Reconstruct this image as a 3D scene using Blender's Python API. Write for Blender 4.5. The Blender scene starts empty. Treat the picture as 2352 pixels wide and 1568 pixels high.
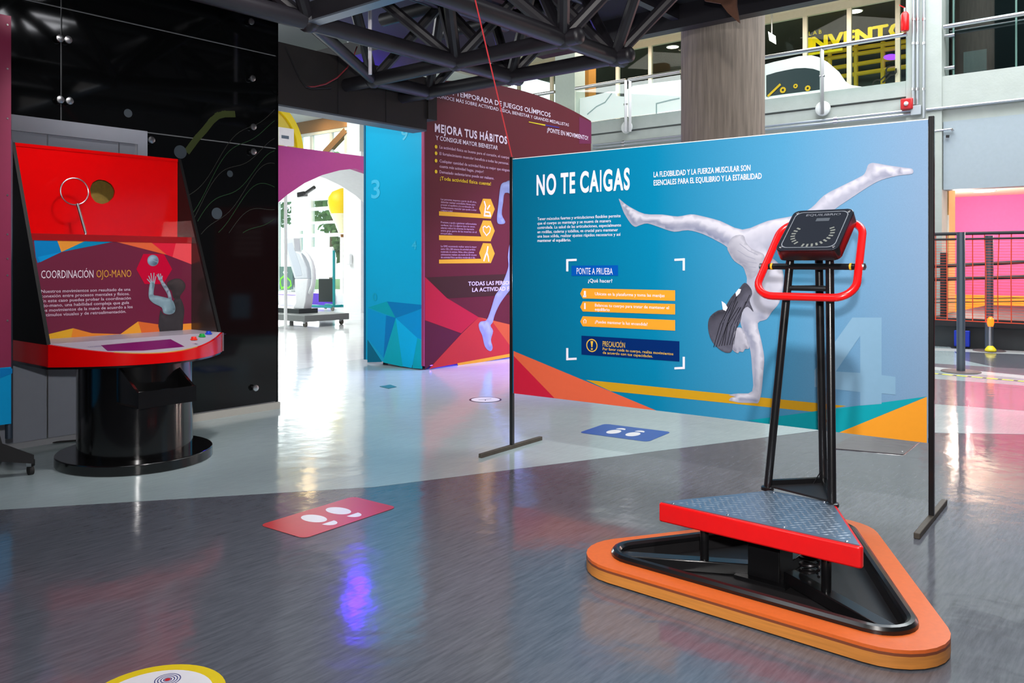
import bpy, math, random
from mathutils import Vector, Matrix
from mathutils.geometry import delaunay_2d_cdt

# ------------------------------------------------------------------ camera
random.seed(7)
SC = bpy.context.scene
COL = SC.collection
FPX, CX, HY, EYE = 1890.0, 1176.0, 604.0, 1.2      # focal length, centre column and horizon row in the 2352x1568 frame
cam_data = bpy.data.cameras.new('camera')
cam_data.sensor_width = 36.0
cam_data.lens = 36.0 * FPX / 2352.0
cam_data.shift_y = -(784.0 - HY) / 2352.0
cam_data.clip_end = 200
cam = bpy.data.objects.new('camera', cam_data)
cam.location = (0, 0, EYE)
cam.rotation_euler = (math.pi / 2, 0, 0)
COL.objects.link(cam)
SC.camera = cam

# the hall runs along two axes: E1 away to the right, RV towards the right and the camera
E1 = Vector((0.6376, 0.7704, 0)).normalized()
RV = Vector((0.7704, -0.6376, 0)).normalized()
UP = Vector((0, 0, 1))
def sr(s, r, z=0.0):
    return E1 * s + RV * r + UP * z

# ------------------------------------------------------------------ light and exposure
SC.view_settings.view_transform = 'Standard'
SC.view_settings.look = 'None'
SC.view_settings.gamma = 1.0
SC.view_settings.use_curve_mapping = False
SC.view_settings.exposure = 0.0

world = bpy.data.worlds.new('world')
SC.world = world
world.use_nodes = True
wn = world.node_tree
wn.nodes.clear()
w_out = wn.nodes.new('ShaderNodeOutputWorld')
w_bg = wn.nodes.new('ShaderNodeBackground')
w_bg.inputs['Color'].default_value = (0.86, 0.94, 1.0, 1)
w_bg.inputs['Strength'].default_value = 2.2
wn.links.new(w_bg.outputs[0], w_out.inputs[0])

def area(name, loc, target, size, power, color=(1, 1, 1), size_y=None, spread=math.pi):
    l = bpy.data.lights.new(name, 'AREA')
    l.energy = power
    l.color = color
    l.size = size
    if size_y:
        l.shape = 'RECTANGLE'
        l.size_y = size_y
    l.spread = spread
    o = bpy.data.objects.new(name, l)
    o.location = loc
    o.rotation_euler = (Vector(target) - Vector(loc)).to_track_quat('-Z', 'Y').to_euler()
    COL.objects.link(o)
    return o

# added overhead fills, window daylight and the passage lamp
area('atrium_fill', sr(10.8, -1.5, 7.6), sr(10.8, -1.5, 0), 5.5, 1380, (0.93, 0.98, 1.0), 9.0)  # added fill for the atrium, hung below a closed roof
area('rear_hall_fill', (-10.2, 14.5, 7.9), (-10.2, 14.5, 0), 6.0, 1900, (0.95, 1.0, 0.98), 12.0)  # added fill for the rear hall, kept out of the floor reflections
area('rear_window_daylight', sr(14.15, -21.5, 1.8), sr(0, -21.5, 1.4), 8.5, 750, (0.95, 1.0, 0.98), 2.6)
area('passage_lamp', sr(4.3, -7.7, 3.5), sr(6.47, -7.1, 1.9), 0.6, 52, (0.95, 0.98, 1.0), 0.6)
# lamps and added fills under the exhibit deck
area('deck_lamp', (0.55, 1.05, 3.45), (1.5, 4.2, 1.35), 0.16, 47, (1.0, 0.96, 0.93), None, math.radians(100))
area('camera_flash', (0.02, -0.06, 1.47), (-0.1, 4.0, 1.45), 0.07, 50, (1.0, 0.97, 0.95), None, math.radians(96))
area('deck_fill', sr(0.3, -2.6, 3.6), sr(1.6, -3.6, 0), 1.6, 27, (0.93, 0.95, 1.0), 1.2)  # added foreground fill, no fixture there
area('deck_fill', sr(3.0, -3.0, 3.6), sr(3.2, -3.4, 0), 1.2, 26, (0.93, 0.95, 1.0), 0.8)  # second added fill, for the pale floor
area('cabinet_lamp', sr(2.2, -3.3, 3.5), sr(2.42, -5.3, 1.3), 0.25, 17, (1.0, 0.95, 0.92), None, math.radians(80))
# lamps of the upper gallery, the pink room and the violet wash by the tall stand
area('gallery_lamp', sr(15.8, -5.8, 6.45), sr(15.8, -5.8, 4), 1.8, 90, (1.0, 0.93, 0.82))
area('gallery_lamp', sr(15.8, -10.5, 6.45), sr(15.8, -10.5, 4), 1.8, 90, (1.0, 0.93, 0.82))
for k_, r_k in enumerate((-3.2, -0.4, 2.4)):
    pl_ = bpy.data.lights.new('pink_room_lamp', 'POINT')
    pl_.energy = 190
    pl_.color = (1.0, 0.87, 0.76)
    pl_.shadow_soft_size = 0.16
    po_ = bpy.data.objects.new('pink_room_lamp', pl_)
    po_.location = sr(16.0, r_k, 2.0)
    COL.objects.link(po_)
area('violet_wash_lamp', sr(8.0, -4.9, 3.6), sr(8.0, -5.6, 0), 0.5, 120, (0.36, 0.30, 1.0), None, math.radians(84))

# ------------------------------------------------------------------ helpers
def lin(c):
    out = []
    for v in c[:3]:
        v = v / 255.0
        out.append(v / 12.92 if v <= 0.04045 else ((v + 0.055) / 1.055) ** 2.4)
    return (out[0], out[1], out[2], 1.0)

_M = {}
def mat(name, rgb, rough=0.5, metal=0.0, spec=0.5, var=0.06, scale=18.0, bump=0.0, bscale=60.0, emit=0.0, coat=0.0, stretch=None):
    if name in _M:
        return _M[name]
    m = bpy.data.materials.new(name)
    m.use_nodes = True
    nt = m.node_tree
    b = nt.nodes['Principled BSDF']
    tc = nt.nodes.new('ShaderNodeTexCoord')
    mp = nt.nodes.new('ShaderNodeMapping')
    if stretch:
        mp.inputs['Scale'].default_value = stretch
    nt.links.new(tc.outputs['Object'], mp.inputs['Vector'])
    nz = nt.nodes.new('ShaderNodeTexNoise')
    nz.inputs['Scale'].default_value = scale
    nz.inputs['Detail'].default_value = 4
    nt.links.new(mp.outputs[0], nz.inputs['Vector'])
    c = lin(rgb)
    mix = nt.nodes.new('ShaderNodeMix')
    mix.data_type = 'RGBA'
    mix.inputs[6].default_value = tuple(min(1, x * (1 - var)) for x in c[:3]) + (1,)
    mix.inputs[7].default_value = tuple(min(1, x * (1 + var)) for x in c[:3]) + (1,)
    nt.links.new(nz.outputs['Fac'], mix.inputs[0])
    nt.links.new(mix.outputs[2], b.inputs['Base Color'])
    b.inputs['Roughness'].default_value = rough
    b.inputs['Metallic'].default_value = metal
    b.inputs['Specular IOR Level'].default_value = spec
    b.inputs['Coat Weight'].default_value = coat
    b.inputs['Coat Roughness'].default_value = 0.08
    if emit:
        nt.links.new(mix.outputs[2], b.inputs['Emission Color'])
        b.inputs['Emission Strength'].default_value = emit
    if bump:
        n2 = nt.nodes.new('ShaderNodeTexNoise')
        n2.inputs['Scale'].default_value = bscale
        nt.links.new(mp.outputs[0], n2.inputs['Vector'])
        bp = nt.nodes.new('ShaderNodeBump')
        bp.inputs['Strength'].default_value = bump
        bp.inputs['Distance'].default_value = 0.01
        nt.links.new(n2.outputs['Fac'], bp.inputs['Height'])
        nt.links.new(bp.outputs[0], b.inputs['Normal'])
    _M[name] = m
    return m

def ink(rgb, rough=0.55):
    return mat('print_%02x%02x%02x_%d' % (rgb[0], rgb[1], rgb[2], int(rough * 100)), rgb, rough, var=0.03, scale=40, spec=0.18)

def photo_ink(name):
    if name in _M:
        return _M[name]
    m = bpy.data.materials.new(name)
    m.use_nodes = True
    nt = m.node_tree
    b = nt.nodes['Principled BSDF']
    a = nt.nodes.new('ShaderNodeVertexColor')
    a.layer_name = 'tone'
    nt.links.new(a.outputs['Color'], b.inputs['Base Color'])
    b.inputs['Roughness'].default_value = 0.55
    b.inputs['Specular IOR Level'].default_value = 0.35
    _M[name] = m
    return m

def pane(name, tint=(0.9, 0.97, 0.95), amount=0.12, rough=0.02):
    if name in _M:
        return _M[name]
    m = bpy.data.materials.new(name)
    m.use_nodes = True
    nt = m.node_tree
    nt.nodes.clear()
    out = nt.nodes.new('ShaderNodeOutputMaterial')
    tr = nt.nodes.new('ShaderNodeBsdfTransparent')
    tr.inputs[0].default_value = tint + (1,)
    gl = nt.nodes.new('ShaderNodeBsdfGlossy')
    gl.inputs['Roughness'].default_value = rough
    mx = nt.nodes.new('ShaderNodeMixShader')
    mx.inputs[0].default_value = amount
    nt.links.new(tr.outputs[0], mx.inputs[1])
    nt.links.new(gl.outputs[0], mx.inputs[2])
    nt.links.new(mx.outputs[0], out.inputs[0])
    _M[name] = m
    return m

class G:
    """Collects vertices and faces in world coordinates."""
    def __init__(self):
        self.v, self.f, self.c = [], [], None
    def add(self, vs, fs):
        n = len(self.v)
        self.v += [Vector(p) for p in vs]
        self.f += [tuple(i + n for i in f) for f in fs]
        return self
    def obox(self, o, a, b, c):
        o, a, b, c = Vector(o), Vector(a), Vector(b), Vector(c)
        vs = [o, o + a, o + a + b, o + b, o + c, o + a + c, o + a + b + c, o + b + c]
        fs = [(0, 3, 2, 1), (4, 5, 6, 7), (0, 1, 5, 4), (1, 2, 6, 5), (2, 3, 7, 6), (3, 0, 4, 7)]
        if a.cross(b).dot(c) < 0:
            fs = [tuple(reversed(f)) for f in fs]
        return self.add(vs, fs)
    def srbox(self, s0, s1, r0, r1, z0, z1):
        return self.obox(sr(s0, r0, z0), E1 * (s1 - s0), RV * (r1 - r0), UP * (z1 - z0))
    def bar(self, p, q, w, h, up=UP):
        p, q = Vector(p), Vector(q)
        d = (q - p).normalized()
        x = d.cross(Vector(up))
        if x.length < 1e-5:
            x = d.cross(Vector((1, 0, 0)))
        x.normalize()
        y = x.cross(d).normalized()
        return self.obox(p - x * w / 2 - y * h / 2, x * w, q - p, y * h)
    def tube(self, path, r, n=10, closed=False, r2=None):
        path = [Vector(p) for p in path]
        N = len(path)
        rings = []
        prev = None
        for i in range(N):
            if closed:
                d = path[(i + 1) % N] - path[i - 1]
            else:
                d = path[min(i + 1, N - 1)] - path[max(i - 1, 0)]
            d.normalize()
            if prev is None:
                x = d.orthogonal().normalized()
            else:
                x = (prev - d * prev.dot(d)).normalized()
            prev = x
            y = d.cross(x)
            rr = r if r2 is None else r + (r2 - r) * i / max(1, N - 1)
            rings.append([path[i] + (x * math.cos(2 * math.pi * k / n) + y * math.sin(2 * math.pi * k / n)) * rr for k in range(n)])
        vs = [p for ring in rings for p in ring]
        fs = []
        for i in range(N if closed else N - 1):
            j = (i + 1) % N
            off = 0
            if closed and j == 0:
                off = min(range(n), key=lambda o: (rings[0][o] - rings[-1][0]).length)
            for k in range(n):
                k2 = (k + 1) % n
                fs.append((i * n + k, i * n + k2, j * n + (k2 + off) % n, j * n + (k + off) % n))
        if not closed:
            fs.append(tuple(reversed(range(n))))
            fs.append(tuple((N - 1) * n + k for k in range(n)))
        return self.add(vs, fs)
    def cyl(self, p, q, r, n=16, r2=None):
        return self.tube([p, q], r, n, False, r2)
    def lathe(self, base, prof, n=24, axis=UP, ax=None):
        base, axis = Vector(base), Vector(axis).normalized()
        x = axis.orthogonal().normalized() if ax is None else Vector(ax)
        y = axis.cross(x)
        vs, fs = [], []
        for (r, h) in prof:
            for k in range(n):
                a = 2 * math.pi * k / n
                vs.append(base + axis * h + (x * math.cos(a) + y * math.sin(a)) * r)
        for i in range(len(prof) - 1):
            for k in range(n):
                k2 = (k + 1) % n
                fs.append((i * n + k, i * n + k2, (i + 1) * n + k2, (i + 1) * n + k))
        fs.append(tuple(reversed(range(n))))
        fs.append(tuple((len(prof) - 1) * n + k for k in range(n)))
        return self.add(vs, fs)
    def prism(self, pts, off):
        """pts: planar loop of 3D points; off: extrusion vector."""
        pts = [Vector(p) for p in pts]
        off = Vector(off)
        n = len(pts)
        nrm = Vector((0, 0, 0))
        for i in range(n):
            nrm += pts[i].cross(pts[(i + 1) % n])
        fs = [tuple(reversed(range(n))), tuple(range(n, 2 * n))]
        for i in range(n):
            j = (i + 1) % n
            fs.append((i, j, n + j, n + i))
        if nrm.dot(off) < 0:
            fs = [tuple(reversed(f)) for f in fs]
        return self.add(pts + [p + off for p in pts], fs)
    def ringprism(self, outer, inner, off):
        """Closed band between two loops of the same length, extruded."""
        n = len(outer)
        o = [Vector(p) for p in outer]
        i_ = [Vector(p) for p in inner]
        off = Vector(off)
        vs = o + i_ + [p + off for p in o] + [p + off for p in i_]
        fs = []
        for k in range(n):
            j = (k + 1) % n
            fs += [(k, n + k, n + j, j), (2 * n + k, 2 * n + j, 3 * n + j, 3 * n + k), (k, j, 2 * n + j, 2 * n + k), (n + k, 3 * n + k, 3 * n + j, n + j)]
        return self.add(vs, fs)
    def face(self, pts):
        return self.add(pts, [tuple(range(len(pts)))])
    def sphere(self, c, r, n=14, m=9, sc=(1, 1, 1)):
        c = Vector(c)
        prof = []
        vs = [c + Vector((0, 0, -r * sc[2]))]
        for i in range(1, m):
            t = -math.pi / 2 + math.pi * i / m
            for k in range(n):
                a = 2 * math.pi * k / n
                vs.append(c + Vector((r * sc[0] * math.cos(t) * math.cos(a), r * sc[1] * math.cos(t) * math.sin(a), r * sc[2] * math.sin(t))))
        vs.append(c + Vector((0, 0, r * sc[2])))
        fs = []
        for k in range(n):
            k2 = (k + 1) % n
            fs.append((0, 1 + k2, 1 + k))
            for i in range(m - 2):
                a = 1 + i * n
                fs.append((a + k, a + k2, a + n + k2, a + n + k))
            a = 1 + (m - 2) * n
            fs.append((a + k, a + k2, len(vs) - 1))
        return self.add(vs, fs)

ROOT = {}
def tag(o, label=None, cat=None, group=None, kind=None):
    if label: o['label'] = label
    if cat: o['category'] = cat
    if group: o['group'] = group
    if kind: o['kind'] = kind
    return o

def thing(name, label, cat, loc, group=None, kind=None):
    o = bpy.data.objects.new(name, None)
    o.empty_display_size = 0.1
    o.location = loc
    COL.objects.link(o)
    ROOT[o] = Vector(loc)
    return tag(o, label, cat, group, kind)

def obj(name, g, m, parent=None, label=None, cat=None, group=None, kind=None, bevel=0.0, smooth=True, angle=35):
    vs = g.v
    if parent is not None:
        org = ROOT[parent]
    else:
        xs = [p.x for p in vs]; ys = [p.y for p in vs]; zs = [p.z for p in vs]
        org = Vector(((min(xs) + max(xs)) / 2, (min(ys) + max(ys)) / 2, min(zs)))
    me = bpy.data.meshes.new(name)
    me.from_pydata([tuple(p - org) for p in vs], [], g.f)
    me.materials.append(m)
    if g.c:
        ca = me.color_attributes.new('tone', 'FLOAT_COLOR', 'POINT')
        for i, c in enumerate(g.c):
            ca.data[i].color = (c[0], c[1], c[2], 1)
    me.update()
    if smooth:
        me.shade_smooth()
        me.set_sharp_from_angle(angle=math.radians(angle))
    o = bpy.data.objects.new(name, me)
    COL.objects.link(o)
    if parent is not None:
        o.parent = parent
        ROOT[o] = org
    else:
        o.location = org
        ROOT[o] = org
    if bevel:
        b = o.modifiers.new('bevel', 'BEVEL')
        b.width = bevel
        b.segments = 2
        b.limit_method = 'ANGLE'
        b.angle_limit = math.radians(40)
    return tag(o, label, cat, group, kind)

def struct(name, g, m, parent=None, label=None, bevel=0.0):
    if label is None and parent is None:
        label = name.replace('_', ' ') + ' of the exhibition hall'
    return obj(name, g, m, parent, label, None, None, 'structure' if parent is None else None, bevel)

class Frame:
    """A vertical plane: origin O on the floor, U along it, N towards the viewer."""
    def __init__(self, O, U, N):
        self.O, self.U, self.N = Vector(O), Vector(U).normalized(), Vector(N).normalized()
    def hit(self, px, py):
        d = Vector(((px - CX) / FPX, 1, (HY - py) / FPX))
        C = Vector((0, 0, EYE))
        return C + d * ((self.O - C).dot(self.N) / d.dot(self.N))
    def uv(self, px, py):
        p = self.hit(px, py)
        return ((p - self.O).dot(self.U), p.z)
    def at(self, u, v, off=0.0):
        return self.O + self.U * u + UP * v + self.N * off
    def px(self, px, py, off=0.0):
        return self.hit(px, py) + self.N * off

def FR(r): return Frame(sr(0, r), E1, RV)
def FS(s): return Frame(sr(s, 0), RV, -E1)
def floor_px(px, py, z=0.0):
    y = (EYE - z) * FPX / (py - HY)
    return Vector(((px - CX) / FPX * y, y, z))

# ---- lettering
def _glyphs(s, bold=0.0, res=2):
    cu = bpy.data.curves.new('lettering', 'FONT')
    cu.body = s
    cu.resolution_u = res
    cu.offset = bold
    ob = bpy.data.objects.new('lettering', cu)
    me = bpy.data.meshes.new_from_object(ob)
    vs = [(v.co.x, v.co.y) for v in me.vertices]
    fs = [tuple(p.vertices) for p in me.polygons]
    bpy.data.objects.remove(ob)
    bpy.data.meshes.remove(me)
    bpy.data.curves.remove(cu)
    return vs, fs
_hv, _ = _glyphs('H')
CAP = max(v[1] for v in _hv)

def letters(fr, s, xl, ytop, ybase, xr, m, parent, off=0.003, fat=0.0):
    """A big title: one mesh for each letter."""
    u0, v1 = fr.uv(xl, ytop)
    _, v0 = fr.uv(xl, ybase)
    u1, _ = fr.uv(xr, (ytop + ybase) / 2)
    vs, _ = _glyphs(s)
    x0 = min(v[0] for v in vs); x1 = max(v[0] for v in vs)
    k = (u1 - u0) / (x1 - x0)
    for i, c in enumerate(s):
        if c == ' ': continue
        own, _ = _glyphs(c)
        end = max(v[0] for v in _glyphs(s[:i + 1])[0])
        wid = max(v[0] for v in own) - min(v[0] for v in own)
        text(fr, c, u0 + (end - wid - x0) * k, v0, u0 + (end - x0) * k, v1, m, parent, 'title_letter', off, fat)

def text(fr, s, u0, v0, u1, v1, m, parent, name='lettering', off=0.003, fat=0.0):
    """Fit the line s between u0 and u1, baseline v0, capital top v1. fat thickens the strokes."""
    vs, fs = _glyphs(s, min(0.032, fat * 0.55) if len(s) == 1 else min(0.014, fat * 0.3), 6 if len(s) == 1 else 2)
    x0 = min(v[0] for v in vs); x1 = max(v[0] for v in vs)
    sx = (u1 - u0) / (x1 - x0); sy = (v1 - v0) / CAP
    g = G()
    g.add([fr.at(u0 + (x - x0) * sx, v0 + y * sy, off) for x, y in vs], fs)
    return obj(name, g, m, parent, kind='stuff' if len(s) > 1 else None, smooth=False)

def text_px(fr, s, xl, ytop, ybase, xr, m, parent, name='lettering', off=0.003, fat=0.0):
    u0, v1 = fr.uv(xl, ytop)
    _, v0 = fr.uv(xl, ybase)
    u1, _ = fr.uv(xr, (ytop + ybase) / 2)
    return text(fr, s, u0, v0, u1, v1, m, parent, name, off, fat)

def patch(fr, pts, m, parent, name, off=0.0015):
    g = G().face([fr.px(x, y, off) for x, y in pts])
    return obj(name, g, m, parent, smooth=False)

def stroke(fr, pts, w, m, parent, name, off=0.003, closed=False):
    """Flat printed line of width w (metres) through pixel points."""
    P = [fr.uv(x, y) for x, y in pts]
    g = G()
    n = len(P)
    for i in range(n if closed else n - 1):
        a = Vector(P[i]); b = Vector(P[(i + 1) % n])
        d = (b - a)
        if d.length < 1e-6: continue
        d.normalize()
        t = Vector((-d.y, d.x)) * w / 2
        e = d * w * 0.4
        g.face([fr.at(*(a - e + t), off + i * 1e-5), fr.at(*(a - e - t), off + i * 1e-5), fr.at(*(b + e - t), off + i * 1e-5), fr.at(*(b + e + t), off + i * 1e-5)])
    return obj(name, g, m, parent, smooth=False)

def figure(fr, pts, light, dark, parent, name, off=0.002, step=0.02, width=0.06, ldir=(0.5, 0.85)):
    """A printed photograph of a rounded body: outline in pixels, toned from its edge inwards."""
    Q = [Vector(fr.uv(x, y)) for x, y in pts]
    P = []
    for i in range(len(Q)):                      # soften the outline between the traced points
        p0, p1, p2, p3 = Q[i - 1], Q[i], Q[(i + 1) % len(Q)], Q[(i + 2) % len(Q)]
        lim = (p2 - p1).length
        m1 = (p2 - p0) * 0.5; m2 = (p3 - p1) * 0.5
        if m1.length > lim: m1 = m1.normalized() * lim
        if m2.length > lim: m2 = m2.normalized() * lim
        for t in (0, 1 / 3, 2 / 3):
            P.append(p1 * (2 * t**3 - 3 * t**2 + 1) + m1 * (t**3 - 2 * t**2 + t) + p2 * (3 * t**2 - 2 * t**3) + m2 * (t**3 - t**2))
    n = len(P)
    def inside(p):
        c = False
        for i in range(n):
            a, b = P[i], P[i - 1]
            if (a.y > p.y) != (b.y > p.y) and p.x < (b.x - a.x) * (p.y - a.y) / (b.y - a.y) + a.x:
                c = not c
        return c
    def near(p):
        best, q = 1e9, None
        for i in range(n):
            a, b = P[i], P[(i + 1) % n]
            ab = b - a
            t = max(0, min(1, (p - a).dot(ab) / max(1e-12, ab.dot(ab))))
            c = a + ab * t
            d = (p - c).length
            if d < best: best, q = d, c
        return best, q
    pts2 = list(P)
    x0 = min(p.x for p in P); x1 = max(p.x for p in P); y0 = min(p.y for p in P); y1 = max(p.y for p in P)
    y = y0
    while y < y1:
        x = x0
        while x < x1:
            p = Vector((x + random.uniform(-.2, .2) * step, y + random.uniform(-.2, .2) * step))
            if inside(p) and near(p)[0] > step * 0.35:
                pts2.append(p)
            x += step
        y += step
    edges = [(i, (i + 1) % n) for i in range(n)]
    vo, eo, fo, *_ = delaunay_2d_cdt(pts2, edges, [], 1, 1e-6)
    L = Vector(ldir).normalized()
    li, da = lin(light), lin(dark)
    g = G()
    cols = []
    for p in vo:
        d, q = near(p)
        h = min(1.0, d / width)
        k = 0.62
        e = p - q
        if e.length > 1e-6:
            k = 0.62 - 0.62 * (1 - h) * (e.normalized().dot(L))
        else:
            k = 0.45
        k = max(0, min(1, k + random.uniform(-.04, .04)))
        cols.append(tuple(da[i] + (li[i] - da[i]) * k for i in range(3)))
    g.add([fr.at(p.x, p.y, off) for p in vo], [tuple(f) for f in fo])
    g.c = cols
    return obj(name, g, photo_ink('print_photograph'), parent, smooth=False)

def rounded(pts, rad, n=7):
    """Round the corners of a 2D polygon."""
    out = []
    m = len(pts)
    for i in range(m):
        p0, p1, p2 = Vector(pts[i - 1]), Vector(pts[i]), Vector(pts[(i + 1) % m])
        a = (p0 - p1).normalized(); b = (p2 - p1).normalized()
        ang = a.angle(b)
        d = rad / math.tan(ang / 2)
        c = p1 + (a + b).normalized() * (rad / math.sin(ang / 2))
        s = p1 + a * d; e = p1 + b * d
        a0 = math.atan2(s.y - c.y, s.x - c.x); a1 = math.atan2(e.y - c.y, e.x - c.x)
        da = (a1 - a0 + math.pi) % (2 * math.pi) - math.pi
        for k in range(n):
            t = a0 + da * k / (n - 1)
            out.append((c.x + rad * math.cos(t), c.y + rad * math.sin(t)))
    return out
# ------------------------------------------------------------------ floor
def floor_mat(name, rgb, rough=0.125, streak=0.3, ripple=0.05):
    m = bpy.data.materials.new(name)
    m.use_nodes = True
    nt = m.node_tree
    b = nt.nodes['Principled BSDF']
    geo = nt.nodes.new('ShaderNodeNewGeometry')
    mp = nt.nodes.new('ShaderNodeMapping')
    mp.inputs['Rotation'].default_value = (0, 0, -math.atan2(E1.y, E1.x))
    nt.links.new(geo.outputs['Position'], mp.inputs['Vector'])
    mp2 = nt.nodes.new('ShaderNodeMapping')
    mp2.inputs['Scale'].default_value = (4.2, 38.0, 1)
    nt.links.new(mp.outputs[0], mp2.inputs['Vector'])
    nz = nt.nodes.new('ShaderNodeTexNoise')
    nz.inputs['Scale'].default_value = 1.6
    nz.inputs['Detail'].default_value = 7
    nz.inputs['Roughness'].default_value = 0.68
    nt.links.new(mp2.outputs[0], nz.inputs['Vector'])
    rp = nt.nodes.new('ShaderNodeValToRGB')
    rp.color_ramp.elements[0].position = 0.32
    rp.color_ramp.elements[1].position = 0.68
    c = lin(rgb)
    rp.color_ramp.elements[0].color = tuple(x * (1 - streak) for x in c[:3]) + (1,)
    rp.color_ramp.elements[1].color = tuple(min(1, x * (1 + streak * 0.55)) for x in c[:3]) + (1,)
    nt.links.new(nz.outputs['Fac'], rp.inputs[0])
    nt.links.new(rp.outputs[0], b.inputs['Base Color'])
    # polish wears unevenly
    n3 = nt.nodes.new('ShaderNodeTexNoise')
    n3.inputs['Scale'].default_value = 2.2
    n3.inputs['Detail'].default_value = 5
    nt.links.new(mp.outputs[0], n3.inputs['Vector'])
    mr = nt.nodes.new('ShaderNodeMapRange')
    mr.inputs['To Min'].default_value = rough * 0.65
    mr.inputs['To Max'].default_value = rough * 1.35
    nt.links.new(n3.outputs['Fac'], mr.inputs['Value'])
    nt.links.new(mr.outputs[0], b.inputs['Roughness'])
    b.inputs['Specular IOR Level'].default_value = 0.72
    n2 = nt.nodes.new('ShaderNodeTexNoise')
    n2.inputs['Scale'].default_value = 5.5
    n2.inputs['Detail'].default_value = 3
    nt.links.new(mp.outputs[0], n2.inputs['Vector'])
    bp = nt.nodes.new('ShaderNodeBump')
    bp.inputs['Strength'].default_value = ripple
    bp.inputs['Distance'].default_value = 0.05
    nt.links.new(n2.outputs['Fac'], bp.inputs['Height'])
    nt.links.new(bp.outputs[0], b.inputs['Normal'])
    return m

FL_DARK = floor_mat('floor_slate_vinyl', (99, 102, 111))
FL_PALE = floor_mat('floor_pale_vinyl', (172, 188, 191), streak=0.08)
FL_MAUVE = floor_mat('floor_mauve_vinyl', (136, 128, 136), streak=0.15)
FL_WHITE = floor_mat('floor_white_vinyl', (226, 228, 228), streak=0.06)

g = G().srbox(-7, 24, -31, 8, -0.2, 0)
floor = struct('floor', g, FL_DARK, label='polished slate grey vinyl floor of the exhibition hall')

def inlay(pts, m, z=0.0008):
    q = [Vector((p[0], p[1], 0.0002)) for p in pts]
    obj('floor_inlay', G().prism(q, (0, 0, z)), m, floor, smooth=False)
f_ = floor_px
K = f_(859, 1118)
# pale field running back from the bent edge
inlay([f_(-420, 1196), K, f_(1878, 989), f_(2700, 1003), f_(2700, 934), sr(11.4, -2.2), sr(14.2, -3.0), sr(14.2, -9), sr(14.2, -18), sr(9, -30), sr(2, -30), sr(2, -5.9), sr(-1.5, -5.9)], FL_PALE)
inlay([f_(2120, 868), f_(2600, 905), f_(2600, 962), f_(2120, 926)], FL_MAUVE, 0.0016)
inlay([f_(2100, 832), f_(2600, 862), f_(2600, 888), f_(2100, 843)], FL_MAUVE, 0.0014)
inlay([f_(2110, 839), f_(2600, 886), f_(2600, 893), f_(2110, 846)], FL_WHITE, 0.0018)
inlay([f_(2110, 798), f_(2600, 814), f_(2600, 824), f_(2110, 803)], FL_WHITE, 0.0018)
# the hall behind the black wall has a near-white floor
inlay([sr(5.2, -7.7), sr(13.9, -9.5), sr(14.2, -29), sr(3.8, -29), sr(3.9, -8.2)], FL_WHITE, 0.0012)

# ------------------------------------------------------------------ hall shell
M_ROOF = mat('white_ceiling_paint', (215, 218, 218), 0.9)
M_HALLROOF = mat('grey_roof_paint', (112, 114, 118), 0.9)
M_CONC = mat('painted_concrete', (172, 178, 172), 0.75, var=0.1, scale=6, bump=0.15, bscale=30)
M_DARKW = mat('dark_side_wall', (42, 40, 46), 0.8)
M_DECK = mat('black_deck_paint', (22, 21, 24), 0.8)
M_BEAM = mat('brown_black_board', (38, 34, 34), 0.62, var=0.15, scale=5)
M_WHITE = mat('white_paint', (236, 238, 238), 0.6)
M_CREAM = mat('cream_paint', (232, 222, 200), 0.7)

struct('ceiling', G().srbox(-7, 17.5, -31, 8, 8.0, 8.2), M_HALLROOF)
struct('wall_rear', G().srbox(-7.3, -7, -31, 8, 0, 8), M_DARKW, label='dark wall behind the viewpoint')
struct('wall_right', G().srbox(-7, 24, 8, 8.3, 0, 8), M_DARKW, label='dark side wall on the right of the hall')
struct('wall_left', G().srbox(-7, 17, -31.3, -31, 0, 8), M_WHITE, label='far white side wall of the rear hall')
struct('exhibit_deck', G().srbox(-6.9, 7.46, -5.76, -2.4, 3.75, 3.93).srbox(3.99, 7.46, -7.45, -5.76, 3.75, 3.93).srbox(6.55, 7.46, -8.9, -7.45, 3.75, 3.93), M_DECK, label='black deck above the truss')

# ------------------------------------------------------------------ black panel wall with door
WR, WS1 = -5.824, 3.994
FW = FR(WR)
M_GLOSSB = mat('black_gloss_panel', (9, 10, 11), 0.06, spec=0.55, var=0.2)
M_SEAM = mat('panel_backing', (150, 154, 160), 0.7)
M_CHROME = mat('brushed_steel', (205, 205, 208), 0.28, metal=1.0)
M_SKIRT = mat('grey_skirting', (168, 166, 160), 0.6)
wall = struct('wall_side', G().srbox(-6.9, WS1, WR - 0.16, WR - 0.016, 0, 3.72), M_SEAM, label='black glass panel wall beside the arcade cabinet')
zd = FW.uv(330, 303)[1]
sd1 = FW.uv(331, 303)[0]
sd0 = sd1 - 1.5
za = FW.uv(627, 127)[1]
sv = FW.uv(141, 100)[0]
def wpanel(s0, s1, z0, z1):
    e = 0.0045
    obj('black_panel', G().srbox(s0 + e, s1 - e, WR - 0.015, WR, z0 + e, z1 - e), M_GLOSSB, wall)
wpanel(sd1, WS1, 0.06, zd)
wpanel(sv, WS1, zd, za); wpanel(sv - 1.95, sv, zd, za); wpanel(sv - 3.9, sv - 1.95, zd, za)
wpanel(sv, WS1, za, 3.71); wpanel(sv - 1.95, sv, za, 3.71); wpanel(sv - 3.9, sv - 1.95, za, 3.71)
wpanel(sd0 - 1.6, sd0, 0.06, zd)
obj('end_trim', G().srbox(WS1 - 0.002, WS1 + 0.012, WR - 0.16, WR + 0.002, 0, 3.71), M_GLOSSB, wall)
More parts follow.
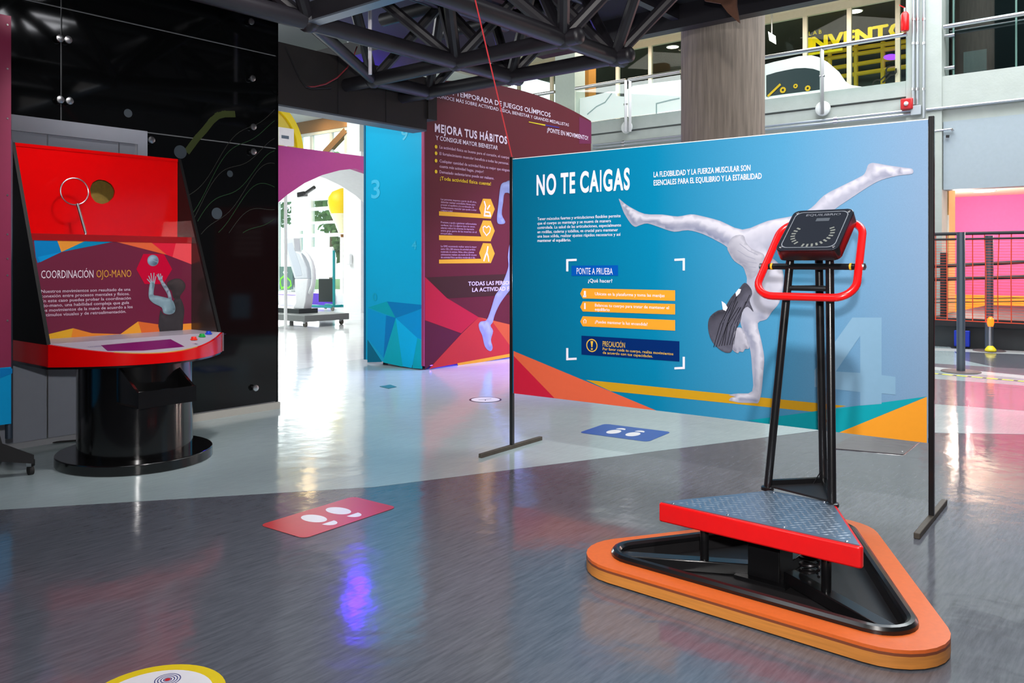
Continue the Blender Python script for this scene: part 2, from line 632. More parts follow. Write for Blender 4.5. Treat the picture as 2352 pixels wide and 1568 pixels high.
struct('baseboard_side', G().srbox(sd1 + 0.02, WS1 + 0.02, WR, WR + 0.02, 0, 0.056), M_SKIRT, label='pale grey skirting below the black panels')
for (x, y) in ((133, 90), (152, 93), (134, 230), (155, 233), (572, 51), (575, 181), (577, 292), (577, 349), (343, 322), (582, 890)):
    p = FW.px(x, y)
    g = G().lathe(p + RV * 0.002, [(0.012, 0), (0.012, 0.02), (0.024, 0.022), (0.027, 0.03), (0.024, 0.037), (0.012, 0.04)], 16, RV)
    obj('panel_standoff', g, M_CHROME, wall, label='round steel standoff cap')
# contour lines: a reflection painted onto the black glass
M_LINE = mat('contour_line_green', (24, 64, 30), 0.5)
M_LINE2 = mat('contour_line_pale', (40, 42, 36), 0.5)
M_LINE3 = mat('contour_band_lime', (52, 62, 18), 0.5)
k = 0
for j in range(9):
    pts = []
    for x in range(430, 632, 8):
        t = (x - 430) / 200.0
        base = 300 + j * 34
        y = base + 150 * (1 - t) ** 1.6 - 46 * t + 14 * math.sin(t * 9 + j * 0.8) + 10 * math.sin(t * 4 + j * 1.7)
        lo = 440 + j * 13
        if x < lo - 30 or y > 540: continue
        pts.append((x, y))
    if len(pts) > 3:
        stroke(FW, pts, 0.0045, M_LINE if j % 2 else M_LINE2, wall, 'contour_line', 0.0012)
stroke(FW, [(432, 345), (452, 318), (470, 298), (486, 278), (500, 266), (515, 262), (535, 262)], 0.05, M_LINE3, wall, 'contour_band', 0.001)
for (x, y, r) in ((294, 260, .03), (414, 349, .05), (528, 399, .026), (498, 490, .045)):
    c = FW.uv(x, y)
    g = G().face([FW.at(c[0] + r * math.cos(a * math.pi / 12), c[1] + r * math.sin(a * math.pi / 12), 0.0016) for a in range(24)])
    obj('contour_dot', g, mat('contour_dot_grey', (58, 68, 76), 0.5), wall, smooth=False)

# grey service door behind the cabinet
M_DOOR = mat('grey_door_paint', (158, 164, 176), 0.42, var=0.05)
M_DOORL = mat('grey_door_leaf', (138, 144, 156), 0.45, var=0.05)
door = struct('door_1', G().srbox(sd0, sd1, WR, WR + 0.05, zd - 0.1, zd), M_DOOR, label='pale grey service door with header behind the cabinet')
obj('jamb', G().srbox(sd1 - 0.07, sd1, WR, WR + 0.05, 0, zd - 0.1), M_DOOR, door)
e0 = [sd0, FW.uv(105, 300)[0], FW.uv(269, 310)[0], sd1 - 0.07]
e0[1] = min(e0[1], e0[2] - 0.2)
for i in range(3):
    obj('leaf_panel', G().srbox(e0[i] + 0.004, e0[i + 1] - 0.004, WR + 0.002, WR + 0.024, 0.05, zd - 0.1), M_DOORL, door)
    obj('leaf_edge', G().srbox(e0[i + 1] - 0.005, e0[i + 1] + 0.004, WR + 0.002, WR + 0.03, 0.05, zd - 0.1), M_CHROME, door)
# beam carrying on from the wall over the passage
beam = struct('beam_lintel', G().srbox(WS1, 5.72, WR - 0.2, WR, 2.515, 3.03), M_BEAM, label='brown black boxed beam over the passage')
obj('soffit_strip', G().srbox(WS1 + .01, 5.72, WR - 0.2, WR - 0.005, 2.500, 2.515), mat('grey_soffit', (86, 92, 100), 0.5), beam)
obj('end_plate', G().srbox(5.72, 5.84, WR - 0.2, WR + 0.02, 2.62, 3.0), M_BEAM, beam)
for s0 in (4.62, 5.18):
    obj('cover_joint', G().srbox(s0, s0 + .008, WR, WR + 0.003, 2.52, 3.03), M_DECK, beam)

# ------------------------------------------------------------------ gallery side (plane s = 14.2)
FA = FS(14.2)
def uA(px): return FA.uv(px, 604)[0]
def zA(px, py): return FA.uv(px, py)[1]
rP0, rP1 = uA(2084), uA(2166)
zsl = zA(2084, 187.5)
LW = -17.3
g = G().srbox(14.2, 14.5, LW, rP0 + 0.1, 0, 3.45)
back = struct('wall_back', g, M_CONC, label='painted concrete gallery front beyond the banner')
obj('slab_band', G().srbox(14.13, 14.5, LW, rP0 + 0.1, 3.86, zsl), M_CONC, back)
obj('lower_band', G().srbox(14.16, 14.5, LW, rP0 + 0.1, 3.47, 3.83), M_CONC, back)
obj('groove', G().srbox(14.175, 14.5, LW, rP0 + 0.1, 3.44, 3.87), mat('groove_grey', (120, 124, 120), 0.8), back)
pier = struct('wall_pier', G().srbox(14.12, 14.6, rP0, rP1, 0, 7.98), M_CONC, label='painted concrete pier between gallery and dark window')
struct('gallery_floor', G().srbox(14.5, 21.5, -15, rP0, 3.9, zsl - 0.01), M_CONC, label='concrete gallery floor slab')
FG = FS(17.5)
zh = FG.uv(1751, 57)[1]
struct('gallery_ceiling', G().srbox(14.0, 17.5, -14.5, rP0, zh + 0.14, zh + 0.3), M_CREAM, label='cream ceiling of the upper gallery')
struct('wall_over_gallery', G().srbox(13.9, 14.2, -14.5, rP0, zh + 0.95, 8.0), M_CREAM, label='cream wall above the gallery opening')
# glazed partition of the lab
part = struct('window_1', G().srbox(17.45, 17.56, -14.5, rP0 + 2.5, zh, zh + 0.14), M_CREAM, label='glazed partition of the upstairs lab')
M_MUL = mat('mullion_cream', (238, 226, 204), 0.5)
mux = [1191.7, 1267.6, 1419, 1494, 1849.5, 1951, 2062.5]
for x in mux:
    u = FG.uv(x, 300)[0]
    obj('mullion', G().srbox(17.47, 17.54, u - 0.045, u + 0.045, zsl, zh), M_MUL, part)
M_PANE = pane('lab_glass', amount=0.008)
us = [-14.4] + [FG.uv(x, 300)[0] for x in mux] + [rP0 + 2.4]
for i in range(len(us) - 1):
    obj('glass_pane', G().srbox(17.50, 17.506, us[i] + 0.05, us[i + 1] - 0.05, zsl, zh), M_PANE, part, smooth=False)
M_LAB = mat('lab_dark_wall', (40, 38, 30), 0.8, var=0.3, scale=1.5)
lab = struct('wall_lab', G().srbox(21.3, 21.5, -15, 2, 3.9, 8), M_LAB, label='dark olive rear wall of the upstairs lab')
obj('lab_ceiling', G().srbox(17.56, 21.3, -15, 2, zh + 0.2, zh + 0.35), mat('lab_ceiling_grey', (70, 68, 58), 0.8), lab)
obj('lab_side', G().srbox(17.6, 21.3, 0.6, 0.8, 3.9, 8), M_LAB, lab)
# grey and ochre piers of the gallery
FB = FS(14.9)
def upier(name, fr, x0, x1, m, label, d=0.4, z0=None, z1=7.9):
    u0, u1 = fr.uv(x0, 300)[0], fr.uv(x1, 300)[0]
    s0 = fr.O.dot(E1)
    return struct(name, G().srbox(s0, s0 + d, u0, u1, zsl if z0 is None else z0, z1), m, label=label)
upier('pier_gallery', FB, 1275, 1320, mat('pale_green_grey', (196, 206, 196), 0.7), 'pale grey gallery pier')
upier('pier_ochre', FS(15.6), 1319, 1352, mat('ochre_panel', (176, 120, 44), 0.6), 'ochre panel beside the grey gallery pier', 0.3)

# right-hand bay: dark glass upstairs, pale header, pink room below
rR = 5.0
bay = struct('wall_bay', G().srbox(14.14, 14.6, rP1, rR, 3.62, zsl), M_CONC, label='concrete sill band below the dark window')
obj('bay_ledge', G().srbox(14.2, 14.6, rP1, rR, 3.40, 3.62), M_CONC, bay)
zt0, zt1 = zA(2250, 432), zA(2250, 258)
struct('wall_header', G().srbox(14.17, 14.45, rP1 + 0.01, rR, zt0, min(zt1, 3.40)), mat('pale_blue_panel', (160, 172, 180), 0.6), label='pale blue grey header panel over the pink room')
win = struct('window_2', G().srbox(15.4, 15.6, rP1, rR, zsl, 7.9), mat('dark_room', (16, 18, 22), 0.8), label='dark upstairs window with a handrail')
obj('glass_pane', G().srbox(14.32, 14.335, rP1 + 0.06, rR, zsl, 7.9), pane('dark_glass', (0.5, 0.62, 0.62), 0.08), win, smooth=False)
for x in (2190, 2334):
    u = FS(14.3).uv(x, 100)[0]
    obj('glass_joint', G().srbox(14.3, 14.34, u - 0.012, u + 0.012, zsl, 7.9), mat('glass_edge', (90, 120, 112), 0.2), win)
q0, q1 = FS(15.3).uv(2213, 165), FS(15.3).uv(2266, 112)
obj('window_sheet', G().srbox(15.3, 15.32, q0[0], q1[0], zsl, q1[1]), mat('pale_sheet', (120, 132, 134), 0.7), win)
r_ = FS(14.1)
obj('handrail', G().cyl(r_.px(2168, 62), r_.px(2600, -10), 0.035, 12), M_CHROME, win)
for y in (82, 156):
    p = FS(14.3).px(2178, y)
    obj('glass_clamp', G().cyl(p - RV * 0.07, p + RV * 0.09, 0.03, 12), M_CHROME, win)

PZ = 2.5
M_PINK = mat('pink_paint', (228, 92, 154), 0.75)
M_PEACH = mat('peach_ceiling', (240, 214, 192), 0.8)
M_ORNG = mat('amber_paint', (236, 166, 52), 0.6)
pk = struct('wall_pink', G().srbox(18.1, 18.3, -8, 8, 0.58, PZ + 0.3), M_PINK, label='bright pink rear wall of the lower room')
obj('amber_band', G().srbox(18.08, 18.3, -8, 8, 0, 0.58), M_ORNG, pk)
obj('side_wall', G().srbox(14.6, 18.1, -8.2, -8, 0, PZ + .3), M_PINK, pk)
struct('pink_room_ceiling', G().srbox(14.45, 18.1, -8, 8, PZ, PZ + 0.2), M_PEACH, label='peach ceiling of the pink room')
u0 = rP1
struct('trim_jamb', G().srbox(14.5, 14.95, u0 - 0.12, u0 + 0.02, 0, PZ), mat('ochre_jamb', (218, 176, 108), 0.6), label='ochre jamb of the pink room opening')
# concrete column
cx, cy = 2.194, 8.58
M_COL = mat('board_marked_concrete', (138, 125, 114), 0.8, var=0.62, scale=5, bump=0.5, bscale=8, stretch=(7, 7, 0.45))
struct('column', G().lathe((cx, cy, 0), [(0.424, 0), (0.424, 7.98)], 48), M_COL, label='round board marked concrete column behind the banner')

# ------------------------------------------------------------------ rear hall behind the wall
FP = FR(-10.0)
edge = [(560, 548), (600, 500), (633, 470), (660, 447), (700, 420), (740, 402), (780, 391), (815, 387)]
E = [FP.uv(x, y) for x, y in edge]
apex = E[-1][0]
arch = E + [(2 * apex - u, v) for u, v in reversed(E[:-1])]
ztop = FP.uv(735, 346)[1]
low = [(arch[0][0] - 0.8, 0), (arch[0][0] - 0.02, 0)]
M_PURP = mat('magenta_paint', (186, 60, 140), 0.55)
arc = struct('wall_arch', G().prism([FP.at(u, v) for u, v in [(arch[0][0] - 1.2, 0), (arch[0][0], 0)] + arch + [(arch[-1][0], 0), (arch[-1][0] + 1.2, 0), (arch[-1][0] + 1.2, ztop), (arch[0][0] - 1.2, ztop)]], -RV * 0.12), M_PURP, label='magenta wall with a wide arched opening')
inner = [(arch[0][0], 0)] + arch + [(arch[-1][0], 0)]
outer = [(u, v + 0.04) for u, v in inner]
g = G()
for i in range(len(inner) - 1):
    a, b = inner[i], inner[i + 1]
    p, q = FP.at(a[0], a[1], -0.12), FP.at(b[0], b[1], -0.12)
    g.face([p, q, q - RV * 1.0, p - RV * 1.0])
obj('arch_soffit', g, M_WHITE, arc)
struct('wall_hall_pier', G().srbox(13.0, 13.3, FS(13).uv(789, 600)[0], FS(13).uv(829, 600)[0], 0, 3.9), M_WHITE, label='white wall pier in the rear hall')
struct('wall_hall_return', G().srbox(13.25, 13.4, FS(13.25).uv(828, 600)[0], -10, 0, 3.9), mat('blue_grey_paint', (170, 178, 196), 0.6), label='blue grey wall beside the white pier')
# lower window wall
FH = FS(14.4)
M_FRAME = mat('white_window_frame', (240, 244, 242), 0.5)
hz0 = 0.0
lw0, lw1 = -27.0, FH.uv(800, 600)[0]
wl = struct('window_3', G().srbox(14.36, 14.5, lw0, lw1, 3.0, 3.9), M_FRAME, label='white framed windows of the rear hall, garden outside')
obj('window_sill', G().srbox(14.3, 14.5, lw0, lw1, 0, FH.uv(740, 672)[1]), M_FRAME, wl)
for x0, x1 in ((634, 641), (673, 692), (785, 792), (716, 719)):
    obj('window_post', G().srbox(14.34, 14.46, FH.uv(x0, 600)[0], FH.uv(x1, 600)[0], 0.3, 3.0), M_FRAME, wl)
for y, h in ((456, 4), (479, 4), (511, 3), (540, 4), (437, 5)):
    z0, z1 = FH.uv(740, y + h)[1], FH.uv(740, y - h)[1]
    obj('window_rail', G().srbox(14.35, 14.45, FH.uv(692, 600)[0], lw1, z0, z1), M_FRAME, wl)
zq0, zq1 = FH.uv(700, 530)[1], FH.uv(700, 462)[1]
obj('blind_panel', G().srbox(14.37, 14.42, FH.uv(690, 600)[0], FH.uv(718, 600)[0], zq0, zq1), M_FRAME, wl)
obj('glass_pane', G().srbox(14.40, 14.406, lw0, lw1, 0.3, 3.0), pane('garden_glass', amount=0.06), wl, smooth=False)
# upper window wall of the rear hall
FU = FS(17.5)
zc = FU.uv(745, 276)[1]
zb = FU.uv(745, 301)[1]
up = struct('window_4', G().srbox(17.4, 17.6, -30, -15.2, zb, zc + 0.6), mat('brown_timber', (150, 116, 84), 0.6), label='upper garden window of the rear hall below a brown beam')
for x in (692, 717, 762, 796):
    u = FU.uv(x, 300)[0]
    obj('window_post', G().srbox(17.45, 17.55, u - 0.06, u + 0.06, zsl - .2, zb), M_FRAME, up)
obj('window_rail', G().srbox(17.42, 17.5, -30, -15.2, zb - 0.1, zb), M_FRAME, up)
a, b = FU.px(748, 352), FU.px(797, 300)
obj('timber_brace', G().bar(a, b, 0.16, 0.22), mat('brown_timber', (150, 116, 84), 0.6), up)
obj('glass_pane', G().srbox(17.50, 17.505, -30, -15.2, zsl - .2, zb), pane('garden_glass', amount=0.06), up, smooth=False)
struct('rear_hall_ceiling', G().srbox(13.6, 17.6, -30, -14.6, zc + 0.05, zc + 0.3), M_ROOF, label='white ceiling over the rear gallery')
upier('pier_rear', FS(14.6), 797, 826, M_WHITE, 'white square pier of the rear gallery', 0.5, 3.9)
# ------------------------------------------------------------------ space frame under the deck
M_TUBE = mat('black_steel_tube', (33, 31, 36), 0.42, var=0.2, scale=6, spec=0.4)
ZB, ZT = 2.78, 3.42
R_LINES = [-5.44, -4.46, -3.42]
S_LINES = [0.5, 1.9, 3.3, 4.70, 5.37]
tr = thing('space_frame', 'black tubular space frame hanging below the deck', 'truss', sr(3, -4.2, ZB - 0.1), kind='structure')
def tb(name, p, q, r, n=12):
    return obj(name, G().cyl(p, q, r, n), M_TUBE, tr)
for r in R_LINES:
    tb('bottom_chord', sr(4.70 if r < -5 else -2.0, r, ZB), sr(5.37 + (0.0 if r < -5 else 0.12), r, ZB), 0.06)
tb('bottom_brace', sr(3.3, -4.46, ZB), sr(4.70, -5.44, ZB), 0.045)
for s in S_LINES:
    if s == 3.3: continue
    tb('bottom_chord', sr(s, -5.80 if s > 4 else -4.46, ZB), sr(s, -3.42 + 0.13, ZB), 0.06)
    for e in (0.13,):
        obj('chord_cap', G().lathe(sr(s, -3.42 + e, ZB), [(0.06, 0), (0.057, 0.014), (0.042, 0.028), (0.012, 0.036)], 14, RV), M_TUBE, tr)
ST = [-0.2, 1.2, 2.6, 4.0, 5.04, 5.72]
RT = [-4.95, -3.94, -2.90]
for r in RT:
    tb('top_chord', sr(-2, r, ZT), sr(5.9, r, ZT), 0.06)
for s in ST:
    tb('top_chord', sr(s, -5.7, ZT), sr(s, -2.6, ZT), 0.06)
for s in S_LINES:
    for r in R_LINES:
        if r < -5 and s < 4.6: continue
        near_s = sorted(ST, key=lambda x: abs(x - s))
        lo = max([x for x in ST if x < s], default=None)
        hi = min([x for x in ST if x > s], default=None)
        rl = max([x for x in RT if x < r], default=None)
        rh = min([x for x in RT if x > r], default=None)
        for a in (lo, hi):
            for b in (rl, rh):
                if a is None or b is None: continue
                tb('web_diagonal', sr(s, r, ZB), sr(a, b, ZT), 0.044, 10)
        obj('node_ball', G().sphere(sr(s, r, ZB), 0.075, 12, 8), M_TUBE, tr)
# flat channel; light along its lower flange is painted in as pale grey
ch = obj('channel', G().bar(sr(3.3, -4.46, ZB + .05), sr(3.3, -2.4, ZB + .05), 0.05, 0.13), M_TUBE, tr)
obj('channel_flange', G().bar(sr(3.3, -4.40, ZB - .02), sr(3.3, -2.4, ZB - .02), 0.09, 0.012), mat('lit_flange_grey', (112, 122, 134), 0.35, metal=0.5), tr)
# edge girder of the deck
obj('edge_girder', G().srbox(7.30, 7.44, -5.70, -2.4, 3.52, 3.75), M_TUBE, tr)
obj('edge_girder', G().srbox(6.2, 6.3, -5.70, -2.4, 3.62, 3.75), M_TUBE, tr)
for i, r in enumerate((-5.4, -4.9, -3.94, -2.9)):
    obj('deck_joist', G().srbox(-2, 7.3, r - 0.04, r + 0.04, 3.6, 3.75), M_TUBE, tr)
# rusty bracket by the column
g = G().prism([FS(6.4).px(x, y) for x, y in ((1618, -30), (1690, -30), (1690, 12), (1697, 52), (1672, 30), (1655, 8), (1618, 2))], E1 * 0.03)
obj('rust_bracket', g, mat('rusty_steel', (96, 62, 46), 0.8, var=0.3), tr, label='brown rusty gusset bracket')
# white rod, cables
p = Vector(((850 - CX) / FPX * 6.35, 6.35, 0))
rod = obj('hanging_rod', G().cyl((p.x, p.y, 1.2 + 433 / FPX * 6.35), (p.x + 0.0, p.y, 3.62), 0.014, 10), mat('white_plastic_tube', (225, 222, 232), 0.4), None,
          'white plastic rod hanging upright in the black truss', 'rod')
FC = FR(-5.70)
def sag(pts, fr):
    return [fr.px(x, y) for x, y in pts]
obj('hanging_cable', G().tube(sag([(820, 107), (812, 130), (797, 156), (775, 178), (748, 193), (722, 199), (703, 199)], FR(-5.62)), 0.006, 6), mat('dull_red_cable', (150, 52, 60), 0.5), None,
    'dull red cable drooping from the truss over the beam', 'cable')
obj('hanging_cable', G().tube(sag([(655, 106), (664, 125), (676, 152), (690, 182), (702, 198), (716, 203), (760, 201)], FR(-5.60)), 0.006, 6), M_DECK, None,
    'thin black cable drooping across the brown black beam', 'cable')
# violet stage lamp hidden behind the beam
sl = thing('stage_lamp', 'violet stage lamp hanging behind the beam', 'lamp', (-2.12, 11.6, 3.3))
g = G().lathe((-2.12, 11.6, 3.5), [(0.10, -0.02), (0.17, 0.0), (0.19, 0.2), (0.12, 0.3)], 20, Vector((-0.18, 0.93, 0.32)))
obj('lamp_housing', g, M_TUBE, sl)
d_ = Vector((-0.18, 0.93, 0.32)).normalized()
c_ = Vector((-2.12, 11.6, 3.5)) - d_ * 0.022
x_ = d_.orthogonal().normalized(); y_ = d_.cross(x_)
obj('lamp_lens', G().face([c_ + (x_ * math.cos(a * math.pi / 12) + y_ * math.sin(a * math.pi / 12)) * 0.16 for a in range(24)]), mat('violet_led', (70, 16, 255), 0.4, emit=85), sl, smooth=False)
obj('lamp_hanger', G().cyl(Vector((-2.12, 11.6, 3.65)), (-2.12, 11.6, 7.98), 0.015, 8), M_TUBE, sl)

# ------------------------------------------------------------------ tall olympic stand
KR, KS0, KS1 = -6.642, 6.472, 9.80
FK, FKS = FR(KR), FS(KS0)
Z0 = 0.045
KB = FKS.uv(840, 600)[0]
kio = thing('exhibition_stand', 'tall maroon stand with arched top and cyan side', 'display stand', sr((KS0 + KS1) / 2, KR - 0.44, 0))
topc = []
for i in range(25):
    t = i / 24.0
    topc.append((KS0 + (KS1 - KS0) * t, 3.234 + 0.182 * (1 - (2 * t - 1) ** 2)))
loop = [(KS0, Z0), (KS1, Z0)] + list(reversed(topc))
M_MAROON = mat('maroon_print', (92, 26, 38), 0.5, spec=0.2, var=0.06, scale=2)
kfront = obj('front_panel', G().prism([FK.at(u, v) for u, v in loop], -RV * 0.03), M_MAROON, kio)
obj('rear_panel', G().prism([FK.at(u, v, KB - KR) for u, v in loop], -RV * 0.03), M_MAROON, kio)
g = G()
for i in range(24):
    a, b = topc[i], topc[i + 1]
    g.face([FK.at(a[0], a[1] - .004, -0.03), FK.at(b[0], b[1] - .004, -0.03), FK.at(b[0], b[1] - .004, KB - KR), FK.at(a[0], a[1] - .004, KB - KR)])
obj('top_skin', g, M_MAROON, kio)
M_CYAN = mat('cyan_print', (0, 164, 206), 0.38, spec=0.3, var=0.05, scale=1.5)
kside = obj('side_panel', G().srbox(KS0, KS0 + 0.03, KB, KR - 0.03, Z0, 3.23), M_CYAN, kio)
obj('side_panel', G().srbox(KS1 - 0.03, KS1, KB, KR - 0.03, Z0, 3.23), M_CYAN, kio)
obj('bottom_panel', G().srbox(KS0 + .03, KS1 - .03, KB, KR - 0.03, Z0, Z0 + 0.02), M_MAROON, kio)
obj('corner_trim', G().srbox(KS0 - 0.004, KS0 + 0.012, KR - 0.03, KR + 0.006, Z0, 3.23), mat('plum_edge', (150, 48, 96), 0.4), kio)
obj('edge_trim', G().srbox(KS0 - 0.006, KS0 + 0.01, KB - 0.03, KB - 0.002, Z0, 3.23), mat('dark_cyan_edge', (0, 96, 130), 0.4), kio)
for s in (KS0 + 0.12, KS1 - 0.12):
    for r in (KR - 0.12, KR - 0.77):
        obj('foot', G().lathe(sr(s, r, 0), [(0.03, 0), (0.03, 0.015), (0.015, 0.02), (0.015, Z0)], 12), M_TUBE, kio)
obj('light_strip', G().srbox(KS0 + 0.15, KS1 - 0.2, KR - 0.06, KR - 0.045, Z0 - 0.014, Z0 - 0.002), mat('violet_strip', (90, 60, 255), 0.4, emit=14), kio, label='glowing violet light strip')
kio = kfront                                        # the prints belong to the front panel
def pk_(pts, rgb, name='print_shape', off=0.0012, fr=FK):
    patch(fr, pts, ink(rgb), kio, name, off)
# printed facets on the maroon face
pk_([(980, 637), (1330, 622), (1330, 668), (1028, 685)], (62, 32, 28), 'print_band')
pk_([(976, 636), (1026, 684), (1099, 728), (1059, 765), (976, 735)], (178, 28, 50), off=.0016)
pk_([(976, 737), (1060, 766), (987, 840), (976, 848)], (84, 24, 44), off=.0018)
pk_([(1060, 766), (1099, 728), (1132, 740), (1178, 803), (1330, 776), (1330, 782), (985, 847)], (182, 46, 44), off=.002)
pk_([(1100, 728), (1200, 752), (1330, 745), (1330, 780), (1178, 803), (1132, 741)], (196, 84, 44), off=.0018)
pk_([(1050, 834), (1330, 783), (1330, 791), (1052, 841)], (222, 158, 40), off=.0024)
pk_([(1330, 268), (1358, 280), (1358, 330), (1330, 330)], (104, 34, 70), off=.0016)
AM = (222, 164, 40)
for (yb0, yb1, yr0, yr1, hy) in ((485, 495, 491, 502, 479), (540, 551, 543, 554, 529), (596, 605, 594, 604, 581)):
    pk_([(1008, yb0), (1104, yr0), (1127, yr0), (1127, yr1), (1008, yb1)], AM, 'print_bar', .0026)
    pk_([(1100, hy), (1109, hy - 23), (1127, hy - 22), (1136, hy + 1), (1127, hy + 23), (1108, hy + 22)], AM, 'print_hexagon', .0028)
WI = ink((240, 232, 238))
stroke(FK, [(1112, 463), (1115, 474), (1113, 486), (1124, 488), (1126, 496), (1112, 495), (1113, 486)], .02, WI, kio, 'print_icon', .004)
stroke(FK, [(1124, 472), (1119, 480)], .02, WI, kio, 'print_icon', .004)
stroke(FK, [(1117, 541), (1110, 531), (1109, 522), (1113, 519), (1117, 523), (1122, 519), (1126, 524), (1124, 533), (1117, 541)], .012, WI, kio, 'print_icon', .004)
stroke(FK, [(1120, 567), (1118, 578), (1114, 588), (1111, 598)], .022, WI, kio, 'print_icon', .004)
stroke(FK, [(1118, 580), (1121, 590), (1122, 599)], .018, WI, kio, 'print_icon', .004)
PALE = ink((226, 208, 226))
PALE2 = ink((206, 166, 190))
YEL = ink((226, 186, 40))
def tk(s, xl, y0, y1, xr, m=PALE, fat=.06, name='lettering'):
    text_px(FK, s, xl, y0, y1, xr, m, kio, name, .0045, fat)
tk('EN TEMPORADA DE JUEGOS OLÍMPICOS', 1024, 203.5, 215, 1264)
tk('CONOCE MÁS SOBRE ACTIVIDAD FÍSICA, BIENESTAR Y GRANDES MEDALLISTAS', 1000, 215.5, 223.5, 1306, fat=.02)
tk('¡PONTE EN MOVIMIENTO!', 1256, 293, 303, 1350, fat=.03)
letters(FK, 'MEJORA TUS HÁBITOS', 998, 284, 302, 1164, PALE, kio, .0045, .06)
tk('Y CONSIGUE MAYOR BIENESTAR', 1000, 311, 321, 1143, fat=.04)
pk_([(1214, 279), (1252, 286), (1252, 289), (1214, 281)], (214, 190, 40), 'print_underline', .004)
pk_([(1252, 286), (1284, 292), (1284, 294), (1252, 289)], (60, 50, 140), 'print_underline', .004)
for s, y, xr in (('La actividad física es buena para el corazón, el cuerpo y la mente.', 334, 1200), ('El fortalecimiento muscular beneficia a todas las personas.', 349, 1168),
                 ('Cualquier cantidad de actividad física es mejor que ninguna,', 366, 1172), ('cuanta más actividad hagas, ¡mejor!', 378, 1110), ('Demasiado sedentarismo puede ser malsano.', 391, 1134)):
    tk(s, 1009, y, y + 6.5, xr, PALE2, .03)
    if 'cuanta' not in s:
        c = FK.uv(1001, y + 3)
        obj('print_bullet', G().face([FK.at(c[0] + .022 * math.cos(a * .7854), c[1] + .022 * math.sin(a * .7854), .004) for a in range(8)]), YEL, kio, smooth=False)
tk('¡Toda actividad física cuenta!', 1010, 405, 413, 1127, YEL, .05)
paras = [(455, ('Las personas mayores a partir de 65 años,', 'deberían realizar actividades físicas para', 'prevenir el equilibrio y la coordinación, de', 'fortalecimiento muscular que ayude a evitar', 'y mejorar la salud.')),
         (508, ('Previene y ayuda a gestionar enfermedades', 'cardiacas, tipo 2 y algunos tipos de cáncer,', 'además reduce los síntomas de depresión', 'entre gran parte de las muertes en el', 'mundo.')),
         (563, ('La OMS recomienda realizar entre la mayor', 'entre 150 y 300 minutos de actividad aeróbica', 'moderada a la semana. Niños, niñas y jóvenes', 'adolescentes realizan una media de 60 minutos', 'de actividad física aeróbica moderada al día.'))]
for y0, ls in paras:
    for i, s in enumerate(ls):
        w = 1094 if i < len(ls) - 1 or y0 > 560 else 1042
        tk(s, 1012, y0 + i * 6.4, y0 + i * 6.4 + 4.2, w - (i % 3) * 3, PALE2, 0)
tk('TODAS LAS PERSONAS PUEDEN HACER', 1075, 647, 656, 1262, fat=.05)
tk('LA ACTIVIDAD FÍSICA Y EL DEPORTE', 1084, 661, 670, 1262, fat=.05)
# printed runner
figure(FK, [(1176, 418), (1160, 418), (1151, 423), (1147, 440), (1144, 470), (1141, 498), (1143, 513), (1156, 514), (1160, 509), (1152, 492), (1155, 465), (1159, 443), (1176, 443)], (150, 162, 182), (96, 104, 124), kio, 'print_runner_arm', .0042, .05, .08)
figure(FK, [(1178, 540), (1170, 560), (1166, 590), (1167, 612), (1158, 640), (1146, 665), (1137, 678), (1127, 710), (1117, 735), (1104, 738), (1099, 745), (1101, 757), (1107, 770), (1112, 792), (1118, 802), (1127, 806), (1131, 797), (1127, 780), (1132, 760), (1126, 748), (1131, 740), (1136, 722), (1146, 700), (1158, 682), (1172, 664), (1190, 640), (1200, 600), (1196, 548)], (168, 174, 198), (104, 108, 136), kio, 'print_runner_leg', .0042, .05, .1)
figure(FK, [(1160, 419), (1182, 412), (1200, 408), (1222, 412), (1236, 436), (1232, 480), (1222, 520), (1218, 552), (1196, 560), (1180, 548), (1184, 512), (1180, 470), (1170, 446)], (120, 128, 150), (70, 76, 98), kio, 'print_runner_torso', .0040, .05, .1)
figure(FK, [(1206 + 17 * math.cos(a * math.pi / 8), 386 + 22 * math.sin(a * math.pi / 8)) for a in range(16)], (160, 166, 184), (84, 88, 108), kio, 'print_runner_head', .0040, .05, .1)
# printed facets on the cyan side
def ck(pts, rgb, off=.0012):
    patch(FKS, pts, ink(rgb, .4), kside, 'print_facet', off)
ck([(845, 706), (889, 692), (909, 730)], (0, 160, 176))
ck([(889, 692), (970, 700), (970, 708), (909, 730)], (0, 122, 182))
ck([(909, 730), (970, 709), (970, 780), (959, 776)], (0, 146, 206))
ck([(909, 730), (959, 776), (946, 845), (925, 841)], (0, 176, 224))
ck([(909, 730), (925, 842), (880, 832)], (0, 168, 186))
ck([(887, 724), (909, 730), (881, 822)], (0, 120, 186))
ck([(845, 708), (887, 724), (881, 822), (844, 777)], (0, 152, 208))
ck([(844, 779), (878, 831), (844, 832)], (0, 106, 136))
ck([(959, 776), (970, 784), (970, 847), (947, 845)], (0, 166, 184))
for s, xl, y0, y1, xr, c in (('9', 922, 296, 322, 937, (90, 188, 216)), ('3', 853, 415, 455, 873, (70, 186, 222)), ('4', 946, 554, 572, 957, (50, 178, 212)), ('0', 856, 673, 690, 866, (20, 160, 190))):
    text_px(FKS, s, xl, y0, y1, xr, ink(c, .4), kside, 'print_digit', .003, .03)

